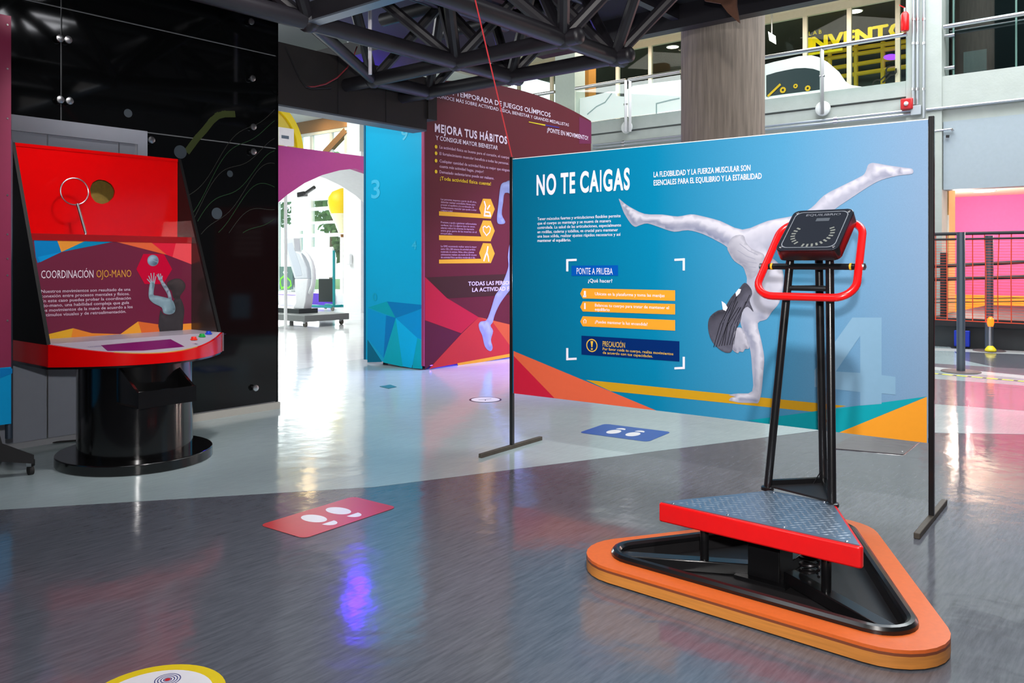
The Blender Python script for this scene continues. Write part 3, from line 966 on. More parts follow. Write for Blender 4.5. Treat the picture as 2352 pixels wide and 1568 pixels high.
# ------------------------------------------------------------------ teal banner on its frame
B0 = Vector((0.0, 5.324, 0)); B1 = Vector((1.957, 3.838, 0))
BU = (B1 - B0).normalized(); BN = Vector((BU.y, -BU.x, 0))
BN = BN if BN.y < 0 else -BN
BW = (B1 - B0).length
FBN = Frame(B0, BU, BN)
ban = thing('banner_stand', 'wide teal banner with handstand photo on a black tube frame', 'banner', (B0 + B1) / 2)
M_POST = mat('black_square_tube', (20, 20, 22), 0.3, var=0.3, scale=14, coat=0.3)
M_FOOT = mat('worn_brown_tube', (66, 60, 52), 0.6, var=0.4, scale=20)
for p, zf in ((B0, 0), (B1, 0)):
    obj('post', G().bar(p + UP * 0.02, p + UP * 1.885, 0.024, 0.024, BU), M_POST, ban, bevel=.003)
    obj('foot_bar', G().bar(p - BN * 0.325 + UP * 0.013, p + BN * 0.325 + UP * 0.013, 0.026, 0.026), M_FOOT, ban, bevel=.003)
for z in (1.862, 0.372):
    obj('cross_tube', G().bar(B0 + UP * z, B1 + UP * z, 0.02, 0.02), M_POST, ban)
bm = bpy.data.materials.new('banner_print_and_sheen')
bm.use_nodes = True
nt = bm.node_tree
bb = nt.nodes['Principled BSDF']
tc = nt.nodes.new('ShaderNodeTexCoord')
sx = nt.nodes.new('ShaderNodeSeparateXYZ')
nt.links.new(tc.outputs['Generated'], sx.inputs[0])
rmp = nt.nodes.new('ShaderNodeValToRGB')  # print gradient, with sheen from the right painted into its paler end
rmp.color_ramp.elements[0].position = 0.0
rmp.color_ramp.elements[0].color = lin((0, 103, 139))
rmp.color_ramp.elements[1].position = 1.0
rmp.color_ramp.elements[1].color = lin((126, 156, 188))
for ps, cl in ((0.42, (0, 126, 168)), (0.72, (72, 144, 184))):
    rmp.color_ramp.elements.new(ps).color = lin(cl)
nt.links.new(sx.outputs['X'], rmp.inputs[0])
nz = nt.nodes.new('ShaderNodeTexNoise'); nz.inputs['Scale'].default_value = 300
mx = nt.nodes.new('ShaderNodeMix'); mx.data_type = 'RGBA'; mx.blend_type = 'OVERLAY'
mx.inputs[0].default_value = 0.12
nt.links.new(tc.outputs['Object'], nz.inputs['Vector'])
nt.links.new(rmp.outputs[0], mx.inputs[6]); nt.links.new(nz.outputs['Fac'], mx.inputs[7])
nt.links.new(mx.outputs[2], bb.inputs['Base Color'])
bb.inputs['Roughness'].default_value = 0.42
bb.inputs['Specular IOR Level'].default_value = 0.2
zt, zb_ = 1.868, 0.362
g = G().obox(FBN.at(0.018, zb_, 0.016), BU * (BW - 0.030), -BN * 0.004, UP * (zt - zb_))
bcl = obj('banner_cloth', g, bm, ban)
g = G().obox(FBN.at(0.018, zb_ + .004, -0.016), BU * (BW - 0.030), BN * 0.003, UP * (zt - zb_ - .004))
obj('rear_cloth', g, M_WHITE, ban)
g = G().obox(FBN.at(0.018, zt, -0.017), BU * (BW - 0.03), BN * 0.033, UP * 0.004)
obj('hem', g, M_WHITE, ban)
# prints sit on the cloth face, 16 mm in front of the frame plane
FBC = Frame(B0 + BN * 0.0165, BU, BN)
ban = bcl                                           # the prints belong to the cloth
def btm(x): return HY + (EYE - zb_ - .0005) * FPX / FBC.hit(x, HY).y
def bp_(pts, rgb, name='print_shape', off=.0008):
    return patch(FBC, pts, ink(rgb, .42), ban, name, off)
bp_([(1346, 872), (1944, 932), (1865, 945), (1600, 918), (1403, 898)], (200, 152, 30), 'print_stripe')
bp_([(1180, 806), (1507, btm(1507)), (1274, btm(1274)), (1180, 817)], (222, 98, 66), off=.0012)
bp_([(1180, 817), (1274, btm(1274)), (1180, btm(1180))], (196, 30, 58), off=.0010)
bp_([(1718, 965), (2116, 912), (2129, 910), (1928, btm(1928)), (1760, btm(1760))], (10, 158, 172), off=.0012)
bp_([(2129, 911), (2129, btm(2129)), (1928, btm(1928))], (240, 158, 44), off=.0014)
D4 = (128, 168, 196)
bp_([(1871, 850), (1958, 729), (1976, 729), (1976, 771), (1919, 854)], D4, 'print_numeral', .0016)
bp_([(1976, 729), (2025, 729), (2025, 927), (1976, 931)], D4, 'print_numeral', .0016)
bp_([(1871, 850), (1976, 856), (1976, 900), (1871, 888)], D4, 'print_numeral', .0016)
bp_([(2025, 861), (2057, 865), (2057, 906), (2025, 903)], D4, 'print_numeral', .0016)
# handstand photograph
body = [(1422, 456), (1434, 466), (1449, 476), (1481, 491), (1522, 492.6), (1557, 497), (1587, 492), (1610, 495.5), (1654, 507), (1706, 527), (1764, 507), (1829, 494), (1864, 477), (1893, 448.6), (1931.6, 428), (1981.4, 403), (1989, 393), (1994.6, 378), (2006, 374), (2040, 379.6), (2081, 385.5), (2096, 388), (2096, 398.7), (2063.6, 403), (2025, 413), (1996, 428), (1952, 457), (1917, 481), (1865, 528), (1812, 562), (1765, 580), (1786, 602), (1798.7, 623), (1800, 654), (1790, 695), (1773, 716), (1761, 733), (1741, 742), (1749, 782), (1755.6, 819.5), (1754, 850), (1749, 902), (1742, 924.6), (1731.5, 925), (1697, 924), (1683, 921), (1674.7, 919), (1680, 912.5), (1690, 911), (1674.7, 907), (1684, 904.5), (1697, 903), (1728, 898), (1728, 850), (1724.6, 809), (1718, 785), (1704, 751), (1700.5, 730), (1707, 706), (1712.6, 668), (1716, 640), (1712.6, 627), (1707, 613), (1687, 599), (1676, 582), (1671, 568), (1649, 554), (1614, 537), (1580, 528.5), (1548.5, 532), (1516, 522), (1487, 513), (1469, 517.5), (1459, 520.5), (1449, 513), (1434, 489.6), (1425, 466)]
figure(FBC, body, (206, 206, 218), (104, 112, 142), ban, 'print_acrobat', .0024, .02, .07)
figure(FBC, [(1683, 544), (1671, 568), (1676, 582), (1687, 599), (1707, 613), (1716, 636), (1722, 642), (1742, 627), (1757, 592), (1752, 582), (1728, 571.5), (1714, 556), (1707, 540)], (186, 186, 198), (118, 120, 138), ban, 'print_shorts', .0028, .018, .05)
for a, b in (((1700, 560), (1740, 585)), ((1695, 575), (1735, 595)), ((1700, 592), (1738, 604)), ((1708, 605), (1736, 614)), ((1716, 618), (1734, 624))):
    stroke(FBC, [a, ((a[0] + b[0]) / 2, (a[1] + b[1]) / 2 + 3), b], .004, ink((150, 152, 168)), ban, 'print_crease', .0031)
figure(FBC, [(1683, 768), (1680, 790), (1683, 803), (1695, 811), (1699, 807), (1707, 808), (1712, 801), (1721, 800), (1719, 785), (1706, 755), (1694, 752)], (190, 190, 204), (108, 110, 130), ban, 'print_face', .0030, .012, .03)
hair = [(1626.5, 747), (1631.7, 726.5), (1649, 713), (1662.7, 709), (1680, 682), (1697, 664.5), (1711, 649), (1724.6, 661), (1728, 675), (1722, 690), (1731.5, 716), (1718, 704), (1706, 714), (1700.5, 740), (1687, 764), (1681.6, 806), (1666, 809), (1645.4, 795.4), (1631.7, 775)]
figure(FBC, hair, (92, 92, 108), (30, 30, 40), ban, 'print_hair', .0034, .012, .05, (0.2, -1))
for i in range(16):
    t = i / 15
    x0 = 1640 + 46 * t; y0 = 796 - 6 * t
    x1 = 1682 + 36 * t + 7 * math.sin(i * 3.7); y1 = 692 + 16 * math.sin(i * 2.1)
    stroke(FBC, [(x0, y0), ((x0 + x1) / 2 - 6, (y0 + y1) / 2), (x1, y1)], .0035, ink((84, 84, 100) if i % 2 else (22, 22, 30)), ban, 'print_hair_strand', .0038)
for pts in ([(1658, 691), (1667, 697), (1672, 706), (1668, 714), (1661, 711)], [(1690, 672), (1697, 663), (1703, 664), (1700, 673), (1692, 681)]):
    patch(FBC, pts, ink((222, 222, 236), .42), ban, 'print_ribbon', .0042)
WH = ink((236, 232, 244), .42)
def tbn(s, xl, y0, y1, xr, m=WH, fat=.0, off=.003, name='lettering'):
    text_px(FBC, s, xl, y0, y1, xr, m, ban, name, off, fat)
letters(FBC, 'NO TE CAIGAS', 1233, 404, 447, 1447, WH, ban, .003, .058)
tbn('LA FLEXIBILIDAD Y LA FUERZA MUSCULAR SON', 1502, 395, 407, 1724, fat=.05)
tbn('ESENCIALES PARA EL EQUILIBRIO Y LA ESTABILIDAD', 1502, 414, 426, 1750, fat=.05)
for i, (s, xr) in enumerate((('Tener músculos fuertes y articulaciones flexibles permite', 1426), ('que el cuerpo se mantenga y se mueva de manera', 1404), ('controlada. La salud de las articulaciones, especialmente', 1427), ('en rodillas, caderas y tobillos, es crucial para mantener', 1420), ('una base sólida, realizar ajustes rápidos necesarios y así', 1426), ('mantener el equilibrio.', 1312))):
    tbn(s, 1235, 499.5 + i * 9.9, 506 + i * 9.9, xr, fat=.05 if i == 5 else .02)
def corner(x, y, dx, dy):
    bp_([(x, y), (x + dx * 24, y - dx * 1), (x + dx * 24, y + dy * 5 - dx), (x, y + dy * 5)], (236, 232, 244), 'print_corner', .0026)
    bp_([(x, y), (x + dx * 5, y), (x + dx * 5, y + dy * 28), (x, y + dy * 28)], (236, 232, 244), 'print_corner', .0027)
corner(1301, 595, 1, 1); corner(1573.5, 593, -1, 1); corner(1301, 827, 1, -1); corner(1573.5, 847, -1, -1)
bp_([(1313, 610), (1420, 609), (1420, 633), (1313, 633.5)], (0, 84, 178), 'print_box', .0022)
tbn('PONTE A PRUEBA', 1325, 615, 629.5, 1408)
tbn('¿Qué hacer?', 1351, 640, 648, 1407, fat=.05)
for (y0, ya, yb, l1, l2) in ((674, 662, 666.5, 'Ubícate en la plataforma y toma las manijas', None), (705, 692, 698, 'Balancea tu cuerpo para tratar de mantener el', 'equilibrio'), (738, 726, 735, '¿Puedes mantener la luz encendida?', None)):
    h = 24
    bp_([(1333, y0), (1339, ya), (1551, yb), (1551, yb + h), (1339, ya + h - 1)], (250, 160, 46), 'print_pointer', .0022)
    xr = {'U': 1527, 'B': 1537, '¿': 1488}[l1[0]]
    yt = ya + (9 if l2 is None else 5)
    tbn(l1, 1367, yt, yt + 6.6, xr, fat=.03)
    if l2: tbn(l2, 1367, yt + 9.5, yt + 16, 1401, fat=.06)
stroke(FBC, [(1344, 670), (1344, 678)], .014, WH, ban, 'print_icon'); bp_([(1340, 678), (1347, 678), (1347, 682), (1340, 682)], (236, 232, 244), 'print_icon', .003)
stroke(FBC, [(1344, 697), (1344, 708)], .010, WH, ban, 'print_icon')
stroke(FBC, [(1342, 742), (1341, 736), (1344, 733), (1347, 736), (1346, 742)], .004, WH, ban, 'print_icon')
bp_([(1336, 770.5), (1561, 783.5), (1561, 830), (1336, 814)], (0, 40, 104), 'print_box', .0022)
GOLD = ink((232, 186, 60), .42)
cc = FBC.uv(1360, 793)
ring = [(math.cos(a * math.pi / 16), math.sin(a * math.pi / 16)) for a in range(32)]
g = G().ringprism([FBC.at(cc[0] + .039 * x, cc[1] + .039 * y, .0028) for x, y in ring], [FBC.at(cc[0] + .033 * x, cc[1] + .033 * y, .0028) for x, y in ring], BN * .0004)
obj('print_ring', g, GOLD, ban, smooth=False)
bp_([(1357, 783), (1363, 783), (1361, 797), (1359, 797)], (232, 186, 60), 'print_mark', .003)
bp_([(1358, 799.5), (1362, 799.5), (1362, 803), (1358, 803)], (232, 186, 60), 'print_mark', .003)
tbn('PRECAUCIÓN', 1385, 783, 795, 1436, GOLD)
tbn('Por favor cuida tu cuerpo, realiza movimientos', 1385, 797.5, 803.5, 1547, GOLD, .02)
tbn('de acuerdo con tus capacidades.', 1385, 806, 812, 1500, GOLD, .02)
# red cord tied to the banner corner
a = B0 + UP * 1.885
b = Vector(((1083 - CX) / FPX * 4.6, 4.6, EYE + 640 / FPX * 4.6))
b2 = b + (b - a) * 0.32
obj('hanging_string', G().tube([b2, b, (a + b) / 2, a], 0.0042, 6), mat('red_cord', (206, 48, 56), 0.6), None, 'thin red cord running from the truss to the banner corner', 'string')
# ------------------------------------------------------------------ balance platform
TA, TB_, TC = Vector((1.295, 2.243)), Vector((0.120, 3.276)), Vector((1.601, 3.822))
CEN = (TA + TB_ + TC) / 3
FWD = Vector((0.66, 0.75)).normalized()           # from the front edge towards the column
SID = Vector((FWD.y, -FWD.x))                      # to the right along the front edge
def tri(side, rad=0.0, n=8, c=CEN):
    R = side / math.sqrt(3)
    pts = [c + (FWD * math.cos(a) + SID * math.sin(a)) * R for a in (0, -2 * math.pi / 3, 2 * math.pi / 3)]
    pts = [(p.x, p.y) for p in pts]
    return rounded(pts, rad, n) if rad else pts
def z3(pts, z): return [Vector((p[0], p[1], z)) for p in pts]
def cz(a, b, z): 
    p = CEN + SID * a + FWD * b
    return Vector((p.x, p.y, z))
bal = thing('balance_platform', 'red balance platform with console on an orange triangular base', 'balance trainer', (CEN.x, CEN.y, 0))
M_PLY = mat('plywood_edge', (206, 132, 58), 0.45, var=0.25, scale=4, stretch=(2, 2, 30))
M_ORTOP = mat('orange_laminate', (222, 104, 40), 0.38, var=0.1, scale=60)
M_BRN = mat('brown_veneer', (128, 66, 40), 0.5)
M_RED = mat('red_enamel', (222, 14, 16), 0.3, var=0.08, coat=0.3)
M_BLK = mat('black_enamel', (18, 18, 20), 0.28, var=0.25, scale=12, coat=0.25)
M_BLKM = mat('black_pan', (26, 25, 27), 0.5, var=0.3, scale=20)
out = tri(1.583, 0.19, 10)
inn = tri(1.215, 0.10, 10)
mid = out
def band(o, i, z0, z1): return G().ringprism(z3(o, z0), z3(i, z0), UP * (z1 - z0))
obj('rubber_pad', band(tri(1.56, 0.185, 10), inn, 0.0, 0.006), M_BLKM, bal)
obj('base_core', band(out, inn, 0.006, 0.042), M_PLY, bal, label='plywood edge of the base')
obj('base_veneer', band(out, inn, 0.042, 0.051), M_BRN, bal)
obj('base_top', band(out, inn, 0.051, 0.062), M_ORTOP, bal, label='orange laminate top of the base')
rim = tri(1.235, 0.105, 10)
obj('pan_rim', G().tube(z3(rim, 0.066), 0.02, 10, closed=True), M_BLK, bal)
obj('pan_wall', band(tri(1.217, 0.10, 10), tri(1.18, 0.09, 10), 0.007, 0.064), M_BLKM, bal)
obj('pan', G().prism(z3(tri(1.21, 0.10, 10), 0.010), UP * 0.006), M_BLKM, bal)
for k in range(3):
    a = k * 2 * math.pi / 3
    d = FWD * math.cos(a) + SID * math.sin(a)
    p, q = CEN + d * 0.07, CEN + d * 0.60
    b = obj('pan_rib', G().bar((p.x, p.y, 0.040), (q.x, q.y, 0.040), 0.055, 0.045), M_BLK, bal, bevel=.004)
    q2 = CEN + d * 0.27
    obj('stop_post', G().cyl((q2.x, q2.y, 0.06), (q2.x, q2.y, 0.205), 0.017, 12), M_BLK, bal)
obj('pivot_block', G().bar(cz(-0.02, -0.02, 0.016), cz(-0.02, -0.02, 0.2), 0.125, 0.125, Vector((SID.x, SID.y, 0))), M_BLK, bal, bevel=.004)
obj('pivot_foot', G().bar(cz(-0.02, -0.02, 0.016), cz(-0.02, -0.02, 0.026), 0.2, 0.2, Vector((SID.x, SID.y, 0))), M_BLK, bal)
def spring(a, b):
    pts = []
    for i in range(85):
        t = i / 84
        w = t * 6 * 2 * math.pi
        pts.append(cz(a + .033 * math.cos(w), b + .033 * math.sin(w), 0.06 + 0.14 * t))
    return G().tube(pts, 0.006, 6)
for a, b in ((0.13, -0.02), (-0.09, 0.11)):
    obj('coil_spring', spring(a, b), mat('dark_spring_steel', (58, 56, 58), 0.35, metal=0.8), bal)
# tread
PT = 0.79
def plate(pts, z0, z1): return G().prism(z3(pts, z0), UP * (z1 - z0))
T = [Vector(p) for p in tri(PT)]       # apex, left, right
apx, lf, rt = T
cut = 0.335
trap = [lf, rt, rt + (apx - rt) * (1 - cut), lf + (apx - lf) * (1 - cut)]
trap2 = rounded([(p.x, p.y) for p in trap], 0.015, 4)
tread = obj('tread_frame', plate(trap2, 0.198, 0.270), M_RED, bal, label='red enamelled tread frame', bevel=.006)
c4 = sum(trap, Vector((0, 0))) / 4
ins = [c4 + (p - c4) * 0.945 for p in trap]
M_ALU = mat('chequer_plate_aluminium', (150, 166, 184), 0.34, metal=0.85, var=0.12, scale=25)
obj('tread_plate', plate([(p.x, p.y) for p in ins], 0.270, 0.2728), M_ALU, tread)
g = G()
def in_trap(p):
    n = len(ins)
    for i in range(n):
        a, b = ins[i], ins[(i + 1) % n]
        if (b - a).x * (p - a).y - (b - a).y * (p - a).x < 0.018 * (b - a).length: return False
    return True
sgn = 1
tst = c4
if not in_trap(tst):
    ins.reverse()
row = 0
b = -0.3
while b < 0.5:
    a = -0.45
    while a < 0.45:
        p = CEN + SID * (a + (0.014 if row % 2 else 0)) + FWD * b
        if in_trap(p):
            d = (SID + FWD).normalized() if (int(round(a / 0.028)) + row) % 2 else (SID - FWD).normalized()
            e = Vector((-d.y, d.x))
            z = 0.2728
            vs = []
            for (k, w, h) in ((-0.0125, 0, 0), (0, 0.0052, 0), (0.0125, 0, 0), (0, -0.0052, 0), (0, 0, 0.0012)):
                q = p + d * k + e * w
                vs.append(Vector((q.x, q.y, z + h)))
            g.add(vs, [(0, 3, 4), (3, 2, 4), (2, 1, 4), (1, 0, 4)])
        a += 0.028
    b += 0.020
    row += 1
obj('tread_studs', g, mat('stud_aluminium', (172, 178, 186), 0.34, metal=0.7), tread, kind='stuff', smooth=False)
for (p, q, t) in ((0, 1, .04), (0, 1, .35), (0, 1, .66), (0, 1, .96), (3, 2, .06), (3, 2, .94)):
    pp = ins[p] + (ins[q] - ins[p]) * t
    pp = pp + (c4 - pp).normalized() * 0.018
    obj('plate_rivet', G().lathe((pp.x, pp.y, 0.2726), [(0.007, 0), (0.006, 0.002), (0.002, 0.0035)], 10), M_CHROME, tread)
# column: three legs standing on the back of the tread
LFb, RTb, BKb = Vector((1.058, 3.408, 0.262)), Vector((1.236, 3.178, 0.262)), Vector((1.306, 3.450, 0.262))
LFt, RTt, BKt = Vector((1.142, 3.37, 1.24)), Vector((1.262, 3.27, 1.24)), Vector((1.270, 3.41, 1.30))
for p, q in ((LFb, LFt), (RTb, RTt), (BKb, BKt)):
    obj('leg_tube', G().cyl(p, q, 0.0165, 14), M_BLK, bal)
    obj('leg_collar', G().lathe(p, [(0.026, 0), (0.026, 0.012), (0.019, 0.016)], 14), M_BLK, bal)
obj('foot_gusset', G().prism([LFb + UP * .012, RTb + UP * .012, BKb + UP * .012], UP * 0.008), M_BLKM, bal)
for p, q in ((LFb, BKb), (BKb, RTb)):
    obj('foot_rail', G().bar(p + UP * .025, q + UP * .025, 0.02, 0.03), M_BLK, bal)
def onleg(p, q, z):
    t = (z - p.z) / (q.z - p.z)
    return p + (q - p) * t
for z in (1.098,):
    for (a, b) in (((LFb, LFt), (RTb, RTt)), ((RTb, RTt), (BKb, BKt)), ((BKb, BKt), (LFb, LFt))):
        obj('tie_tube', G().cyl(onleg(*a, z), onleg(*b, z), 0.011, 10), M_BLK, bal)
S3 = Vector((SID.x, SID.y, 0)); F3 = Vector((FWD.x, FWD.y, 0))
mc = (LFt + RTt) / 2
mc = Vector((1.197, 3.312, 1.186))
obj('handle_crossbar', G().cyl(mc - S3 * 0.172, mc + S3 * 0.18, 0.013, 12), M_BLK, bal)
for e in (-1, 1):
    c = mc + S3 * (0.19 if e > 0 else -0.182)
    obj('bar_bolt', G().lathe(c - S3 * e * 0.002, [(0.010, 0), (0.010, 0.018), (0.014, 0.020), (0.014, 0.028), (0.007, 0.032)], 10, S3 * e), M_CHROME, bal)
    obj('bar_clamp', G().cyl(c - S3 * e * 0.03, c - S3 * e * 0.022, 0.0145, 10), mat('yellow_mark', (210, 160, 30), .5), bal)
# console on the same slope as the handle loop
SL = (F3 * 0.2 + UP * 0.17).normalized()
NM = (UP * 0.2 - F3 * 0.17).normalized()
cn = Vector((1.15, 3.23, 1.25)) + SL * 0.131
def con(a, b, c=0.0): return cn + S3 * a + SL * b + NM * c
rr = rounded([(-0.125, -0.131), (0.125, -0.131), (0.125, 0.131), (-0.125, 0.131)], 0.028, 6)
def rsc(k): return [(x - math.copysign(k, x), y - math.copysign(k, y)) for x, y in rr]
case = obj('console_case', G().prism([con(x, y, -0.052) for x, y in rr], NM * 0.047), mat('black_satin_case', (16, 15, 17), 0.22, coat=0.4), bal)
obj('console_cover', G().prism([con(x, y, -0.005) for x, y in rsc(0.001)], NM * 0.006), mat('smoked_cover', (34, 38, 46), 0.07, spec=0.7), case, bevel=.002)
ib, ob_ = rsc(0.019), rsc(0.016)
g = G().ringprism([con(x, y, 0.0012) for x, y in ob_], [con(x, y, 0.0012) for x, y in ib], NM * .0003)
obj('console_border', g, ink((120, 126, 134), .3), case, smooth=False)
class ConF:
    U, N = S3, NM
    def at(self, u, v, off=0.0): return con(u, v, off)
text(ConF(), 'EQUILIBRIO', -0.062, 0.088, 0.078, 0.101, ink((108, 112, 120), .3), case, 'console_lettering', .0016, .03)
obj('console_window', G().face([con(x, y, .0016) for x, y in ((-0.012, 0.052), (0.042, 0.052), (0.042, 0.072), (-0.012, 0.072))]), ink((74, 80, 88), .3), case, smooth=False)
for k in range(19):
    a = math.radians(150 + k * 240 / 18)
    if 236 < math.degrees(a) < 250: continue
    x, y = 0.0 + 0.078 * math.cos(a), -0.03 + 0.072 * math.sin(a)
    t = Vector((-math.sin(a), math.cos(a))); n_ = Vector((math.cos(a), math.sin(a)))
    q = [Vector((x, y)) + t * i * .004 + n_ * j * .009 for i, j in ((-1, -1), (1, -1), (1, 1), (-1, 1))]
    obj('led_segment', G().face([con(p.x, p.y, .0016) for p in q]), ink((112, 116, 112), .3), case, smooth=False)
for x, y in ((-0.105, -0.111), (0.105, -0.111), (0.105, 0.111), (-0.105, 0.111)):
    obj('console_screw', G().lathe(con(x, y, 0.001), [(0.006, 0), (0.005, .0015), (0.002, .002)], 8, NM), M_CHROME, case)
obj('console_bracket', G().bar(con(0, -0.02, -0.06), con(0, 0.08, -0.06), 0.12, 0.02, NM), M_BLK, bal)
hn, ht = Vector((1.13, 3.22, 1.068)), Vector((1.289, 3.44, 1.368))
hd = (ht - hn).normalized()
hl = rounded([(-0.200, 0), (0.208, 0), (0.176, 0.404), (-0.160, 0.404)], 0.078, 9)
obj('handle_loop', G().tube([hn + S3 * x + hd * y for x, y in hl], 0.0155, 12, closed=True), M_RED, bal, label='red tubular handle loop')
obj('sensor_wire', G().tube([BKb + Vector((-.06, -.03, .01)), BKb + Vector((-.02, -.01, .06)), BKb + Vector((.02, -.02, .14)), BKb + Vector((.028, 0, .24)), BKb + Vector((.0, -.01, .3))], 0.0022, 5), M_BLK, bal)

# ------------------------------------------------------------------ red arcade cabinet
AS, AR = 2.42, -5.0
arcd = thing('arcade_cabinet', 'red and black coordination arcade cabinet with ring wand game', 'arcade cabinet', sr(AS, AR, 0))
M_ABLK = mat('cabinet_black', (12, 12, 13), 0.16, var=0.3, coat=0.3)
M_ARED = mat('cabinet_red', (208, 2, 4), 0.18, var=0.05, spec=0.3, coat=0.12)
def ell(a, b, z, n=40, c=(AS, AR)):
    return [sr(c[0] + a * math.cos(2 * math.pi * k / n), c[1] + b * math.sin(2 * math.pi * k / n), z) for k in range(n)]
obj('base_plate', G().prism(ell(0.44, 0.455, 0.0), UP * 0.062), M_ABLK, arcd, bevel=.006)
obj('pedestal', G().prism(ell(0.325, 0.335, 0.062), UP * 0.56), M_ABLK, arcd)
# counter: bow front
SL0, SL1 = 1.886, 2.955
bow = []
for i in range(25):
    t = i / 24
    bow.append((SL0 + (SL1 - SL0) * t, -4.92 + 0.30 * (1 - (2 * t - 1) ** 2)))
def bowz(z, ins=0.0, back=-5.55):
    return [sr(s, r - ins, z) for s, r in bow] + [sr(SL1, back, z), sr(SL0, back, z)]
def ctz(r): return 0.744 - 0.235 * max(0.0, r + 4.92)      # the top falls towards the player
def ctop(px, py, off=0.0):
    lo, hi = 3.0, 7.0
    for _ in range(40):
        y = (lo + hi) / 2
        p = Vector(((px - CX) / FPX * y, y, EYE + (HY - py) / FPX * y))
        if p.z > ctz(p.dot(RV)): lo = y
        else: hi = y
    return p + UP * off
g = G()
lo_ = bowz(0.618); hi_ = [Vector((p.x, p.y, ctz(p.dot(RV)))) for p in lo_]
n_ = len(lo_)
g.add(lo_ + hi_, [tuple(range(n_))] + [((i + 1) % n_, i, n_ + i, n_ + (i + 1) % n_) for i in range(n_)])
g.add(hi_[1:24] + [sr(SL1, -4.92, .744), sr(SL0, -4.92, .744)], [tuple(range(24, -1, -1))])
g.add([sr(SL0, -4.92, .744), sr(SL1, -4.92, .744), sr(SL1, -5.55, .744), sr(SL0, -5.55, .744)], [(3, 2, 1, 0)])
ctr = obj('counter', g, M_ARED, arcd)
obj('counter_underside', G().prism(bowz(0.604, 0.02), UP * 0.017), M_ABLK, arcd)
M_CTOP = mat('grey_counter_top', (176, 170, 184), 0.3)
fr_ = [sr(s, r - 0.016, ctz(r - 0.016)) for s, r in bow[1:-1]]
obj('counter_top', G().prism([sr(SL0 + .01, -4.925, .7445)] + [p + UP * .0005 for p in fr_] + [sr(SL1 - .01, -4.925, .7445)], UP * 0.002), M_CTOP, ctr)
obj('counter_rear_top', G().srbox(SL0 + .019, SL1 - .019, -5.275, -4.922, 0.7442, 0.7465), M_CTOP, ctr)
obj('corner_edge', G().srbox(SL1 - .002, SL1 + .008, -4.935, -4.915, 0.622, 0.742), M_CHROME, ctr)
obj('control_decal', G().prism([ctop(x, y, .0030) for x, y in ((232, 794), (310, 787), (392, 780), (424, 797), (330, 806), (247, 807))], UP * .0006), ink((112, 16, 92), .35), ctr)
obj('counter_lip', G().tube([sr(s, r - 0.012, ctz(r) + .004) for s, r in bow[6:18]], 0.004, 6), mat('gold_edge', (180, 150, 80), .4), ctr)
zc_ = 0.744
for x, y, c in ((445, 781, (220, 40, 20)), (464, 774, (10, 150, 60)), (479, 768, (20, 60, 190))):
    p = ctop(x, y, .002)
    b = obj('push_button', G().lathe(p, [(0.022, 0), (0.022, .006), (0.016, .009), (0.016, .016), (0.013, .02)], 16), mat('button_%d' % c[0], c, .3), ctr)
for x, y in ((446, 790), (490, 779), (500, 777), (512, 768)):
    p = ctop(x, y, .0032)
    obj('button_mark', G().obox(p - Vector((.02, .006, 0)), (.04, 0, 0), (0, .012, 0), (0, 0, .0003)), ink((90, 60, 130), .4), ctr)
class CtrF:
    U, N = E1, UP
    def at(self, u, v, off=0.0): return sr(u, v, ctz(v) + .0032 + off)
text(CtrF(), 'COORDINACIÓN', 2.06, -4.83, 2.19, -4.815, ink((80, 60, 130), .4), ctr, 'counter_lettering', .0004)
# side cheeks with sloping front edges
PRr = -5.275
sidep = [(-4.93, 0.742), (-5.45, 1.925), (-5.60, 1.925), (-5.60, 0.742)]
for s in (SL0 - 0.002, SL1 - 0.018):
    obj('side_cheek', G().prism([sr(s, r, z) for r, z in sidep], E1 * 0.02), mat('cheek_black', (13, 13, 14), 0.5, spec=0.2), arcd)
obj('side_cheek_reflection', G().prism([sr(SL1 - 0.0185, r, z) for r, z in [(-4.95, 0.745), (-5.28, 1.49), (-5.60, 1.49), (-5.6, .745)]], -E1 * 0.001), mat('painted_brown_reflection', (46, 34, 32), 0.25), arcd)  # thin sheet: brownish reflection painted on the right cheek's inner face
obj('rear_board', G().srbox(SL0, SL1, -5.615, -5.60, 0.622, 1.925), M_ABLK, arcd)
RF = -5.462
obj('cabinet_top', G().srbox(SL0, SL1, -5.60, RF + .005, 1.905, 1.925), M_ARED, arcd)
# red fascia with a round hole
FRD = FR(RF)
hc = FRD.uv(235, 440)
rh = 0.078
u0, u1, v0, v1 = SL0 + 0.018, SL1 - 0.018, 1.375, 1.922
nn = 40
ins_, outs_ = [], []
for k in range(nn):
    a = 2 * math.pi * k / nn + 0.0001
    dx, dy = math.cos(a), math.sin(a)
    wob = 1 + 0.03 * math.sin(3 * a + 1) + 0.012 * math.sin(11 * a)
    ins_.append((hc[0] + rh * wob * dx, hc[1] + rh * wob * dy))
    ts = []
    if dx > 1e-9: ts.append((u1 - hc[0]) / dx)
    if dx < -1e-9: ts.append((u0 - hc[0]) / dx)
    if dy > 1e-9: ts.append((v1 - hc[1]) / dy)
    if dy < -1e-9: ts.append((v0 - hc[1]) / dy)
    t = min(ts)
    outs_.append([hc[0] + t * dx, hc[1] + t * dy])
for cu_, cv_ in ((u0, v0), (u0, v1), (u1, v0), (u1, v1)):
    k = min(range(nn), key=lambda i: (outs_[i][0] - cu_) ** 2 + (outs_[i][1] - cv_) ** 2)
    outs_[k] = [cu_, cv_]
g = G().ringprism([FRD.at(u, v, 0) for u, v in outs_], [FRD.at(u, v, 0) for u, v in ins_], -RV * 0.012)
obj('fascia', g, M_ARED, arcd, label='glossy red fascia with a round hole')
